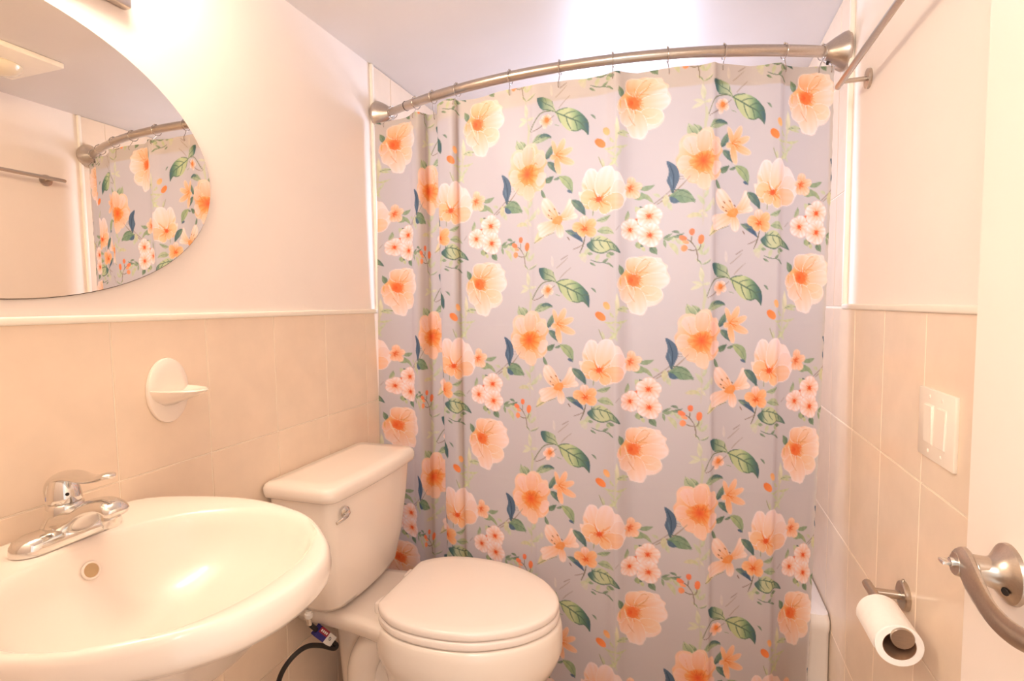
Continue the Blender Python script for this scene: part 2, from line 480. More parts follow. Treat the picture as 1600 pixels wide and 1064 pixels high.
def petal(g, p0, p1, w, cb, ct, bend=0.0, fat=0.75, alpha=1.0, rim=None, pw=0.8):
    a, bq = g([p0])[0], g([p1])[0]
    d = bq-a; L = np.hypot(*d); d = d/L; nrm = np.array([-d[1], d[0]]); ww = w*g.k()*0.5
    t = np.linspace(0, 1, 17)
    ax = a+np.outer(t*L, d)+np.outer(4*t*(1-t)*bend*L, nrm)
    hw = ww*np.sqrt(np.clip(1-((t-fat)/np.where(t < fat, fat, 1-fat+1e-3))**2, 0, 1))
    cb = np.array(cb, float); ct = np.array(ct, float)
    def fn(X, Y):
        dx, dy = X-a[0], Y-a[1]
        s = np.clip((dx*d[0]+dy*d[1])/L, 0, 1)**pw; q = (dx*nrm[0]+dy*nrm[1])/max(ww, 1)
        st = 1+0.10*np.sin(q*9)
        s = np.clip(s*st, 0, 1)
        return cb*(1-s)[..., None]+ct*s[..., None]
    poly = np.vstack([ax+nrm*hw[:, None], (ax-nrm*hw[:, None])[::-1]])
    if rim is not None: fill(poly+0.0, flat(rim), alpha); poly = poly.mean(0)+(poly-poly.mean(0))*0.93
    fill(poly, fn, alpha)

def blossom(g, c, r, n=5, rot=0.0, tip=(255, 240, 228), base=OR2, core=OR3, squash=1.0):
    c = np.array(c, float)
    for i in range(n):
        q = rot+2*math.pi*i/n
        e = c+np.array([math.cos(q)*r, math.sin(q)*r*squash])
        petal(g, c, e, r*0.98, base, tip, fat=0.62, rim=(250, 206, 178), pw=0.42)
    for i in range(9):
        q = rot+0.3+2*math.pi*i/9
        e = c+np.array([math.cos(q), math.sin(q)*squash])*r*(0.33 if i % 2 else 0.24)
        stroke(g, [c, (c+e)/2, e], r*0.07, core, 0.8)
    p = closed(g([c+np.array([math.cos(q), math.sin(q)])*r*0.13 for q in np.linspace(0, 6.28, 7)[:-1]]))
    fill(p, flat(core), 0.9)

gA = Grp(950, 390, 9.67, (989.5, 439.7), (0, 0), 296, 266)
gB = Grp(1050, 470, 9.673, (1099, 529), (0.353, 0.338), 298, 266)
gC = Grp(890, 510, 9.67, (938, 579), (0.795, 0.526), 262, 266)
gL = Grp(820, 560, 9.673, (827.6, 530.5), (0.353, 0.341), 250, 266)
gT = Grp(800, 370, 7.6, (827.6, 530.5), (0.353, 0.341), 250, 266)
gK = Grp(950, 560, 8.87, (989.5, 439.7), (0.0, 0.0), 298, 266)
gX = Grp(800, 370, 3.8, (989.5, 439.7), (0.0, 0.0), 252, 266)      # wide window

def paint_print():
    # pale trailing vine and twigs
    stroke(gT, [(215, 640), (225, 720), (215, 800), (205, 900)], 34, (204, 206, 160), 0.8)
    stroke(gT, [(185, 360), (195, 480), (205, 600), (218, 720)], 10, (196, 200, 160), 0.8)
    stroke(gL, [(60, 60), (62, 250), (60, 450), (55, 640)], 22, (206, 196, 164), 0.6)
    for p0, p1, w in (((185, 560), (175, 390), 55), ((190, 600), (75, 650), 42), ((200, 600), (90, 555), 40), ((205, 585), (285, 570), 36), ((190, 365), (300, 290), 26), ((188, 365), (115, 290), 22)):
        leaf(gT, p0, p1, w, (206, 208, 164), (218, 216, 182), None, 0.05)
    for p0, p1, w in (((188, 362), (300, 295), 14), ((185, 365), (135, 300), 14)): leaf(gT, p0, p1, w, MG, DG, None, 0.1, alpha=0.7)
    for p0, p1, w in (((60, 450), (120, 530), 40), ((62, 420), (-10, 470), 42), ((215, 370), (215, 240), 50), ((60, 430), (190, 395), 22)):
        leaf(gL, p0, p1, w, (208, 206, 160), (222, 218, 184), None, 0.05, alpha=0.8)
    for p0, p1, w in (((612, 560), (560, 520), 18), ((612, 560), (655, 515), 18), ((608, 590), (575, 560), 14), ((100, 860), (60, 800), 22), ((100, 900), (150, 830), 22), ((98, 820), (120, 760), 20), ((90, 930), (40, 900), 20), ((96, 700), (120, 770), 16),
                      ((470, 60), (430, 120), 26), ((450, 100), (400, 110), 22), ((520, 100), (500, 150), 24), ((600, 560), (630, 620), 16), ((885, 830), (900, 880), 24), ((845, 800), (810, 780), 18), ((920, 1040), (960, 1075), 22), ((930, 1020), (900, 1060), 18),
                      ((90, 130), (60, 70), 22), ((92, 130), (130, 80), 20), ((88, 100), (92, 40), 18)):
        leaf(gX, p0, p1, w, (186, 198, 146), (206, 212, 168), None, 0.06, alpha=0.85)
    for p0, p1, w in (((940, 1010), (900, 1000), 16), ((905, 1030), (960, 1010), 18), ((255, 660), (300, 640), 16), ((500, 330), (470, 300), 12), ((740, 1050), (770, 1080), 20)):
        leaf(gX, p0, p1, w, MG, DG, None, 0.1, alpha=0.9)
    # sprigs above the big rose
    stroke(gX, [(470, 135), (510, 150), (550, 155), (600, 180)], 5, DG, 0.85)
    for p0, p1, w in (((535, 155), (570, 130), 16), ((465, 150), (500, 170), 12), ((560, 100), (610, 108), 22), ((600, 185), (560, 150), 10)):
        leaf(gX, p0, p1, w, DG, MG, None)
    leaf(gX, (420, 90), (440, 150), 40, (206, 208, 164), (216, 214, 180), None, alpha=0.6)
    stroke(gT, [(540, 360), (600, 310), (680, 235)], 7, (150, 128, 96), 0.8)
    stroke(gT, [(585, 480), (640, 420), (720, 350)], 7, (150, 128, 96), 0.85)
    leaf(gT, (500, 340), (490, 200), 36, (222, 214, 190), (226, 216, 200), None, alpha=0.7)
    # stems of the twig with the big leaf
    stroke(gT, [(240, 730), (290, 620), (370, 530), (480, 510), (545, 530)], 11, (112, 120, 80))
    stroke(gT, [(250, 740), (330, 710), (430, 640), (530, 560)], 9, BRN, 0.9)
    # small pink flower under the leaves
    for e, w in (((345, 640), 70), ((380, 570), 70), ((480, 560), 80), ((400, 715), 60), ((500, 660), 70)):
        petal(gT, (435, 615), e, w, OR2, WHP, fat=0.6)
    fill(closed(gT([(415, 590), (455, 590), (460, 635), (420, 640)])), flat(OR2), 0.8)
    stroke(gT, [(430, 640), (480, 600), (530, 560)], 7, BRN, 0.7)
    # dark leaf pair and the big veined leaf
    fill(closed(gT([(320, 355), (380, 345), (440, 360), (500, 390), (525, 450), (545, 520), (480, 510), (420, 500), (365, 478), (330, 420)])),
         lambda X, Y: stops(np.clip((X-gT([(320, 0)])[0, 0])/(gT([(520, 0)])[0, 0]-gT([(320, 0)])[0, 0]), 0, 1), [(0, TEAL), (0.25, (80, 116, 104)), (0.45, MG), (1, LG)]))
    stroke(gT, [(350, 370), (420, 420), (500, 460), (545, 520)], 8, DG); stroke(gT, [(385, 500), (450, 495), (545, 520)], 9, DG)
    stroke(gT, [(505, 400), (510, 450), (500, 470)], 7, DG); stroke(gT, [(410, 350), (430, 400), (420, 440)], 6, DG, 0.8)
    bl = closed(gT([(545, 528), (600, 500), (690, 490), (780, 525), (850, 580), (910, 660), (930, 740), (920, 835), (890, 790), (850, 760), (780, 775), (700, 755), (640, 700), (590, 620)]))
    e0, e1 = gT([(545, 528)])[0], gT([(920, 820)])[0]
    def lf(X, Y):
        d = e1-e0; L2 = d@d; s = ((X-e0[0])*d[0]+(Y-e0[1])*d[1])/L2; q = ((X-e0[0])*-d[1]+(Y-e0[1])*d[0])/L2
        t = np.clip(s*1.0-q*0.9, 0, 1)
        return stops(t, [(0, (190, 200, 140)), (0.45, (200, 208, 150)), (0.62, (160, 182, 128)), (0.8, (104, 140, 108)), (1, TEAL)])
    fill(bl, lf)
    for pts, w in (([(545, 528), (640, 575), (740, 630), (840, 690), (920, 820)], 10), ([(640, 575), (700, 548), (780, 545)], 7), ([(740, 625), (800, 600), (850, 600)], 8), ([(840, 690), (890, 680), (920, 690)], 8),
                   ([(570, 545), (585, 610), (610, 660)], 6), ([(670, 595), (690, 670), (730, 750)], 8), ([(770, 650), (790, 700), (800, 755)], 8), ([(730, 755), (790, 772), (850, 757), (890, 790), (920, 830)], 9), ([(545, 528), (600, 500), (690, 490)], 8), ([(840, 600), (905, 655), (930, 745)], 7)):
        stroke(gT, pts, w*1.6, DG, 0.9)
    stroke(gT, [(530, 670), (590, 690)], 8, MG)
    # small striped leaf over the orange peony
    leaf(gT, (255, 880), (490, 815), 95, LG, MG, DG, -0.1, 2); leaf(gT, (330, 815), (495, 812), 44, MG, TEAL, TEAL, -0.12, 1)
    leaf(gT, (165, 950), (95, 820), 75, MG, LG, DG, 0.1, 0); leaf(gT, (170, 950), (150, 850), 30, DG, MG, None, 0.1)
    # --- orange peony
    leaf(gB, (355, 230), (230, 50), 130, MG, LG, DG, -0.12)
    leaf(gB, (790, 400), (920, 180), 105, TEAL, MG, DG, 0.06, 3); leaf(gB, (820, 440), (1000, 610), 110, MG, TEAL, DG, -0.1, 3)
    leaf(gB, (760, 740), (940, 655), 95, MG, DG, DG, 0.08, 2); leaf(gB, (715, 850), (810, 1010), 60, DG, MG, None, 0.08)
    leaf(gB, (1040, 655), (1275, 925), 150, (184, 196, 132), MG, DG, -0.14, 0); leaf(gB, (1180, 880), (1275, 928), 45, BLU, BLU, None, -0.08)
    stroke(gB, [(0, 890), (80, 800), (190, 790)], 7, BRN, 0.8); stroke(gB, [(80, 820), (150, 830), (195, 800)], 6, BRN, 0.7)
    c = gB([(450, 590)])[0]; k = gB.k()
    bo = closed(gB([(50, 530), (100, 440), (95, 310), (170, 215), (300, 195), (370, 215), (430, 150), (540, 130), (620, 175), (660, 250), (760, 265), (790, 370), (825, 450), (760, 540), (780, 640), (790, 760), (700, 860), (590, 880), (560, 960), (510, 1005), (430, 980), (370, 920), (240, 880), (200, 790), (90, 720), (60, 620)]))
    pk = lambda q: (q[0], q[1]-2, min(255, q[2]+20))
    st = [(0, OR3), (70*k, OR2), (140*k, (247, 152, 76)), (230*k, (249, 178, 122)), (330*k, (250, 196, 152)), (450*k, (252, 212, 178))]
    fill(bo, radial(c[0], c[1], st, 0.10, 7, 1.0))
    for p0, p1, w, cb, ct in (((360, 500), (200, 240), 230, (249, 186, 120), (252, 214, 178)), ((430, 480), (480, 160), 250, (248, 168, 92), (252, 208, 160)), ((560, 500), (740, 330), 220, (248, 176, 104), (252, 206, 158)),
                              ((330, 620), (70, 600), 220, (247, 168, 92), (253, 214, 168)), ((620, 640), (775, 720), 240, (249, 190, 126), (254, 220, 184)), ((470, 740), (480, 990), 210, (249, 188, 116), (252, 212, 158)), ((330, 700), (240, 860), 220, (248, 176, 100), (252, 206, 150))):
        petal(gB, p0, p1, w, pk(cb), pk(ct), 0.04, 0.65, 0.8, rim=(253, 222, 190))
    fill(closed(gB([(370, 480), (500, 450), (620, 500), (640, 640), (560, 740), (430, 720), (300, 660), (240, 580)])), radial(c[0], c[1], [(0, OR3), (45*k, (243, 112, 48)), (100*k, OR2), (170*k, (249, 172, 96)), (240*k, (250, 190, 124))], 0.2, 9, 2.0), 0.85)
    for pts, w, cc in (([(250, 640), (370, 680), (470, 760), (540, 770)], 16, (236, 150, 70)), ([(530, 600), (560, 500), (600, 440), (640, 470)], 15, (224, 124, 44)), ([(340, 560), (290, 470), (250, 330)], 8, (244, 170, 104)), ([(560, 450), (570, 330), (550, 200)], 9, (246, 180, 112)), ([(600, 800), (700, 850), (780, 770)], 8, (255, 232, 200))):
        stroke(gB, pts, w, cc, 0.75)
    for q in range(7):
        x, y = 400+q*22, 520+((q*37) % 40)
        stroke(gB, [(x, y), (x+(q-3)*7, y-40-(q % 3)*12)], 7, (206, 84, 30), 0.75)
    # --- small orange lily
    for e, w in (((1140, 95), 110), ((915, 110), 80), ((1290, 250), 110), ((1320, 485), 120), ((1055, 640), 105), ((880, 390), 90)):
        petal(gB, (990, 350), e, w, (248, 160, 90), (252, 208, 168), 0.03, 0.55, rim=(252, 214, 180))
    for e in ((1080, 265), (1130, 320), (1120, 390), (1090, 410), (1040, 290)): stroke(gB, [(980, 345), ((980+e[0])/2, (345+e[1])/2-8), e], 10, (238, 128, 48), 0.9)
    # --- lily with stamens
    leaf(gL, (150, 790), (480, 560), 130, (226, 212, 158), (232, 216, 164), None, -0.1, alpha=0.95); stroke(gL, [(140, 795), (250, 720), (330, 690), (480, 640)], 14, (150, 152, 100))
    for p0, p1, w, bnd in (((540, 500), (190, 560), 190, -0.1), ((540, 480), (220, 690), 170, 0.05), ((545, 500), (570, 730), 130, 0.0), ((560, 450), (830, 410), 130, -0.12), ((560, 430), (720, 140), 150, 0.22), ((530, 460), (300, 120), 210, -0.06)):
        petal(gL, p0, p1, w, (248, 166, 100), (255, 232, 212), bnd, 0.55, rim=(252, 218, 190), pw=0.6)
    fill(closed(gL([(480, 420), (560, 390), (600, 440), (570, 515), (520, 520), (440, 490)])), flat((247, 150, 70)), 0.85)
    for e in ((400, 310), (480, 290), (385, 380), (430, 430), (550, 355)):
        stroke(gL, [(545, 470), ((545+e[0])/2, (470+e[1])/2-12), e], 8, (244, 168, 100), 0.9); stroke(gL, [(e[0]-12, e[1]-14), (e[0]+14, e[1]+14)], 15, (130, 84, 50), 0.9)
    # --- white peach peony
    leaf(gC, (40, 650), (245, 885), 120, MG, TEAL, DG, -0.1, 2)
    stroke(gC, [(440, 30), (470, 110), (505, 190)], 14, (150, 156, 96), 0.8); leaf(gC, (590, 180), (745, 50), 60, (222, 224, 168), LG, None, 0.1); leaf(gC, (520, 190), (490, 60), 40, LG, (206, 206, 168), None)
    c = gC([(440, 660)])[0]; k = gC.k()
    fill(closed(gC([(145, 530), (200, 520), (195, 400), (260, 240), (320, 195), (400, 220), (430, 290), (480, 210), (560, 180), (640, 200), (690, 270), (770, 300), (840, 420), (860, 520), (890, 640), (850, 730), (800, 800), (720, 810), (650, 850), (590, 865), (520, 830), (420, 790), (330, 800), (260, 790), (210, 720), (160, 620)])),
         radial(c[0], c[1], [(0, OR3), (50*k, OR2), (120*k, OR1), (230*k, (252, 204, 160)), (330*k, (254, 226, 204)), (480*k, (254, 232, 216))], 0.14, 9, 0.5))
    for p0, p1, w, cb, ct in (((420, 640), (300, 205), 230, (250, 180, 112), (254, 228, 214)), ((640, 640), (830, 420), 230, (252, 206, 166), (250, 220, 200)), ((460, 620), (590, 185), 300, (251, 196, 140), (254, 228, 216)),
                              ((440, 680), (165, 590), 230, (250, 172, 98), (252, 206, 156)), ((480, 700), (860, 700), 260, (249, 172, 102), (251, 206, 168)), ((460, 690), (600, 865), 190, (249, 168, 94), (252, 204, 150)), ((440, 690), (320, 800), 190, (249, 166, 94), (252, 204, 154))):
        petal(gC, p0, p1, w, cb, ct, 0.03, 0.62, 0.85, rim=(254, 234, 222))
    for e in ((520, 560), (620, 490), (360, 500), (560, 680), (600, 760), (300, 640), (500, 780), (380, 560)):
        stroke(gC, [(440, 660), ((440+e[0])/2, (660+e[1])/2+8), e], 20, (245, 134, 58), 0.55)
    for q in range(9):
        a = q*0.7; stroke(gC, [(440, 660), (440+math.cos(a)*45, 660+math.sin(a)*36), (440+math.cos(a)*95, 655+math.sin(a)*66)], 9, (232, 88, 34), 0.75)
    fill(closed(gC([(410, 630), (460, 625), (480, 670), (440, 700), (405, 680)])), flat(OR3), 0.8)
    # small flower beside it
    leaf(gC, (1050, 540), (1250, 490), 70, MG, MG, None, 0.1); leaf(gC, (990, 680), (1150, 680), 90, MG, (160, 178, 128), None, -0.15); leaf(gC, (1075, 590), (1150, 700), 50, MG, MG, None)
    for e, w in (((960, 360), 120), ((1095, 480), 120), ((1050, 665), 125), ((930, 670), 120), ((870, 480), 110)):
        petal(gC, (930, 525), e, w, (247, 140, 74), (253, 222, 190), 0.02, 0.62, rim=(250, 206, 168))
    for e in ((960, 470), (990, 500), (980, 560), (930, 590), (900, 500)): stroke(gC, [(925, 525), e], 16, (228, 92, 42), 0.75)
    # orange buds and pale leaf left of the rose
    leaf(gA, (85, 1000), (90, 650), 75, (222, 216, 170), (226, 222, 182), None, 0.03)
    for p0, p1, w, cc in (((497, 448), (552, 492), 42, (240, 128, 60)), ((545, 385), (572, 430), 34, (246, 172, 104))): petal(gX, p0, p1, w, cc, tuple(min(255, x+22) for x in cc), 0, 0.5)
    for p0, p1 in (((612, 505), (690, 492)), ((575, 445), (610, 480)), ((545, 505), (620, 498))): leaf(gX, p0, p1, 16, (206, 206, 150), LG, None, 0.1)
    stroke(gX, [(612, 380), (620, 440), (612, 520), (605, 570)], 12, (206, 204, 164), 0.7)
    leaf(gX, (625, 435), (700, 430), 26, (196, 200, 150), LG, DG, -0.1); leaf(gX, (640, 440), (690, 450), 14, (206, 206, 150), LG, None, -0.1)
    # --- big rose in profile
    leaf(gA, (185, 395), (130, 240), 95, DG, MG, DG, 0.08)
    c = gA([(375, 465)])[0]; k = gA.k()
    fill(closed(gA([(130, 560), (112, 470), (170, 400), (240, 330), (270, 230), (380, 150), (540, 115), (640, 140), (760, 150), (800, 220), (865, 270), (855, 340), (900, 440), (880, 530), (780, 600), (805, 680), (790, 760), (700, 840), (560, 880), (545, 970), (480, 995), (410, 970), (330, 950), (290, 850), (190, 750), (130, 620)])),
         radial(c[0], c[1], [(0, OR3), (70*k, (247, 122, 60)), (130*k, OR1), (230*k, (251, 196, 142)), (340*k, (253, 216, 182)), (520*k, (254, 228, 208))], 0.10, 6, 0.6))
    for p0, p1, w, cb, ct in (((370, 380), (440, 130), 330, (248, 158, 92), (254, 218, 182)), ((420, 420), (690, 150), 260, (248, 160, 88), (254, 222, 190)), ((440, 430), (840, 280), 270, (248, 166, 94), (255, 234, 218)), ((450, 490), (890, 470), 270, (250, 184, 122), (255, 234, 218)),
                              ((470, 600), (790, 720), 250, (250, 190, 132), (254, 222, 184)), ((390, 560), (480, 985), 290, (249, 178, 116), (255, 230, 210)), ((330, 540), (240, 800), 230, (249, 178, 122), (254, 220, 194)), ((230, 420), (150, 610), 150, (246, 160, 100), (252, 206, 172))):
        petal(gA, p0, p1, w, cb, ct, 0.03, 0.6, 0.8, rim=(255, 236, 220), pw=0.95)
    fill(closed(gA([(300, 470), (340, 410), (420, 385), (490, 420), (480, 490), (430, 550), (370, 560), (320, 520)])), radial(c[0], c[1], [(0, OR3), (60*k, (246, 112, 52)), (130*k, (248, 158, 88))], 0.2, 8, 1.0), 0.75)
    for q in range(14):
        a = -2.2+q*0.33; stroke(gA, [(385, 465), (385+math.cos(a)*70, 465+math.sin(a)*66), (385+math.cos(a)*(125+(q*53) % 60), 465+math.sin(a)*(120+(q*31) % 50))], 17, (244, 128, 62), 0.5)
    for pts, w, cc in (([(395, 365), (480, 345), (560, 290), (620, 200)], 15, (222, 150, 84)), ([(500, 190), (545, 165), (590, 172)], 12, (226, 168, 110)), ([(420, 385), (510, 355), (600, 365)], 12, (232, 156, 88)), ([(240, 400), (280, 520), (340, 650)], 26, (254, 226, 186)),
                       ([(300, 650), (360, 740), (410, 800)], 11, (222, 156, 104)), ([(450, 470), (530, 530)], 12, (238, 150, 84)), ([(430, 580), (520, 640), (600, 680)], 14, (250, 190, 140)), ([(400, 260), (390, 350)], 12, (240, 170, 100)), ([(160, 420), (155, 490), (165, 550)], 18, (224, 176, 84)), ([(560, 700), (650, 690), (720, 640)], 10, (255, 234, 216))):
        stroke(gA, pts, w, cc, 0.8)
    # --- peach flower and striped leaf
    leaf(gL, (725, 165), (920, 400), 120, MG, TEAL, DG, -0.1, 2)
    leaf(gL, (1090, 500), (1290, 425), 70, LG, MG, DG, 0.1); leaf(gL, (1100, 650), (1345, 710), 110, MG, LG, DG, -0.12, 0)
    fill(closed(gL([(950, 845), (1010, 790), (1060, 740), (1150, 720), (1250, 770), (1330, 840), (1400, 900), (1450, 995), (1370, 960), (1290, 935), (1220, 970), (1150, 985), (1050, 960), (985, 910)])),
         lambda X, Y: stops(np.clip((X-gL([(950, 0)])[0, 0])/(gL([(1450, 0)])[0, 0]-gL([(950, 0)])[0, 0]), 0, 1), [(0, TEAL), (0.14, (96, 130, 112)), (0.25, LG), (0.62, (200, 206, 150)), (0.8, MG), (1, TEAL)]))
    for pts, w in (([(1030, 790), (1130, 790), (1250, 820), (1340, 860), (1450, 990)], 11), ([(960, 860), (1040, 940), (1150, 982), (1230, 965), (1300, 940), (1450, 995)], 12), ([(1020, 740), (1020, 800), (1060, 880), (1120, 940)], 9), ([(1130, 795), (1150, 860), (1200, 920)], 9), ([(1240, 820), (1270, 880), (1290, 930)], 9), ([(1330, 870), (1350, 930)], 12), ([(1080, 790), (1150, 740)], 9), ([(1200, 800), (1250, 770)], 8)):
        stroke(gL, pts, w*1.5, DG, 0.9)
    leaf(gL, (1230, 1000), (1290, 1060), 60, MG, LG, None); leaf(gL, (960, 980), (1040, 990), 46, MG, MG, None)
    stroke(gL, [(930, 720), (900, 850), (845, 980)], 16, (104, 98, 66)); stroke(gL, [(750, 910), (830, 880), (900, 840)], 12, BRN, 0.8)
    stroke(gL, [(570, 1060), (680, 990)], 12, BRN, 0.7); stroke(gL, [(670, 715), (705, 770)], 18, BRN, 0.8)
    stroke(gL, [(1045, 340), (1040, 430)], 16, (150, 160, 110), 0.8)
    leaf(gL, (640, 620), (900, 810), 95, MG, BLU, DG, -0.1); leaf(gL, (730, 680), (900, 815), 50, BLU, (70, 96, 118), None, -0.08)
    for e, w in (((900, 410), 140), ((740, 560), 150), ((1075, 480), 140), ((1085, 690), 150), ((840, 700), 150)):
        petal(gL, (925, 610), e, w, (246, 136, 62), (252, 204, 152) if e[1] > 450 else (253, 226, 212), 0.03, 0.62, rim=(250, 200, 150))
    for e in ((900, 560), (960, 580), (965, 640), (900, 650), (870, 620)): stroke(gL, [(925, 610), e], 20, (232, 92, 36), 0.8)
    # --- blue leaf pair
    stroke(gX, [(830, 840), (880, 800), (930, 760), (990, 690)], 6, (150, 128, 96), 0.9)
    stroke(gK, [(610, 270), (680, 220), (760, 160), (880, 50)], 12, BRN, 0.8); leaf(gK, (770, 150), (760, 320), 80, (206, 204, 156), (208, 204, 160), None); leaf(gK, (480, 120), (610, 255), 50, MG, (170, 180, 130), None)
    fill(closed(gX([(872, 600), (905, 618), (928, 650), (935, 700), (920, 745), (903, 785), (888, 745), (875, 710), (885, 660)])), flat(BLU)); stroke(gX, [(888, 620), (908, 690), (903, 785)], 5, (52, 76, 92)); stroke(gX, [(892, 690), (902, 740)], 8, (110, 142, 156), 0.6)
    stroke(gX, [(900, 782), (895, 800)], 10, LG)
    leaf(gK, (810, 185), (1160, 270), 190, (110, 146, 112), MG, DG, -0.12, 3); leaf(gK, (815, 190), (950, 265), 75, BLU, (84, 112, 124), None, 0.1); stroke(gK, [(820, 120), (900, 100), (1000, 120), (1100, 180)], 12, DG)
    # --- cherry blossom cluster
    leaf(gK, (430, 400), (370, 290), 80, (200, 206, 146), LG, None, 0.1); leaf(gK, (500, 360), (430, 290), 50, MG, DG, None); leaf(gK, (220, 480), (270, 340), 60, (206, 204, 156), MG, MG, 0.1)
    leaf(gK, (580, 820), (655, 940), 90, DG, MG, DG, 0.05); leaf(gK, (390, 770), (440, 860), 70, MG, (180, 188, 130), None); leaf(gK, (470, 830), (500, 900), 50, (206, 204, 140), LG, None)
    leaf(gK, (735, 740), (885, 700), 50, MG, MG, None, 0.15); leaf(gK, (745, 750), (770, 860), 40, MG, MG, None); leaf(gK, (800, 790), (930, 970), 70, (206, 206, 160), LG, None, -0.12); leaf(gK, (735, 730), (860, 670), 34, DG, MG, None)
    stroke(gK, [(60, 610), (130, 540)], 10, BRN, 0.5)
    petal(gK, (400, 540), (390, 450), 80, OR2, (240, 130, 90), 0, 0.5); petal(gK, (470, 630), (470, 480), 100, (249, 186, 110), (252, 210, 150), 0, 0.5); petal(gK, (390, 640), (400, 520), 100, (249, 180, 106), (250, 190, 124), 0, 0.5)
    blossom(gK, (555, 425), 175, 5, -1.5, squash=0.95); blossom(gK, (300, 600), 155, 5, -1.3, squash=1.0); blossom(gK, (565, 680), 170, 5, -1.25, squash=1.0)
    # --- orange bud spray
    for p0, p1, w, cc in (((1115, 710), (1120, 620), 72, (236, 124, 76)), ((1050, 760), (945, 720), 70, (240, 128, 80)), ((1060, 880), (970, 870), 90, (246, 150, 96)), ((1230, 830), (1250, 705), 80, (244, 128, 74)), ((1080, 810), (990, 780), 50, (246, 160, 110))):
        petal(gK, p0, p1, w, cc, tuple(min(255, int(x*1.04)+8) for x in cc), 0, 0.55)
    for pts in ([(1050, 760), (1110, 800), (1170, 880)], [(1115, 715), (1110, 790)], [(1060, 890), (1130, 910), (1170, 900)], [(1240, 830), (1220, 890), (1190, 910)], [(1170, 880), (1190, 960), (1200, 1060)]):
        stroke(gK, pts, 14, (126, 112, 82), 0.9)
    leaf(gK, (1040, 465), (1260, 445), 65, (214, 208, 158), (206, 202, 150), None, -0.06, alpha=0.85)
paint_print()

# ------------------------------------------------------------------ shower curtain
TILE_Z, A_Z = 0.4665, 1.763
#            x       y       u
PROF = [(0.0235, 1.590, -0.12), (0.060, 1.588, -0.06), (0.103, 1.585, 0.0), (0.158, 1.570, 0.09), (0.184, 1.549, 0.15), (0.208, 1.540, 0.23), (0.2225, 1.558, 0.31), (0.2276, 1.5767, 0.353), (0.2492, 1.5796, 0.40), (0.2838, 1.574, 0.50),
        (0.2996, 1.5545, 0.57), (0.2846, 1.5388, 0.64), (0.2935, 1.5062, 0.70), (0.3215, 1.4860, 0.745), (0.3479, 1.4800, 0.795), (0.3617, 1.4884, 0.84), (0.3710, 1.5030, 0.88), (0.4281, 1.4943, 1.0), (0.5126, 1.4788, 1.17), (0.5902, 1.4666, 1.353),
        (0.6145, 1.4609, 1.40), (0.6865, 1.4702, 1.57), (0.7907, 1.4702, 1.795), (0.8215, 1.4622, 1.86), (0.839, 1.4597, 1.905), (0.8785, 1.4816, 2.0), (0.9629, 1.4876, 2.16), (1.0584, 1.4891, 2.353), (1.0789, 1.4892, 2.41), (1.0956, 1.5085, 2.46),
        (1.1581, 1.5346, 2.61), (1.2293, 1.5488, 2.795), (1.2436, 1.5541, 2.84), (1.2592, 1.5761, 2.89), (1.3083, 1.6044, 3.0), (1.3512, 1.6138, 3.10), (1.3752, 1.6150, 3.17)]
CTOP, CBOT = 1.845, 0.035
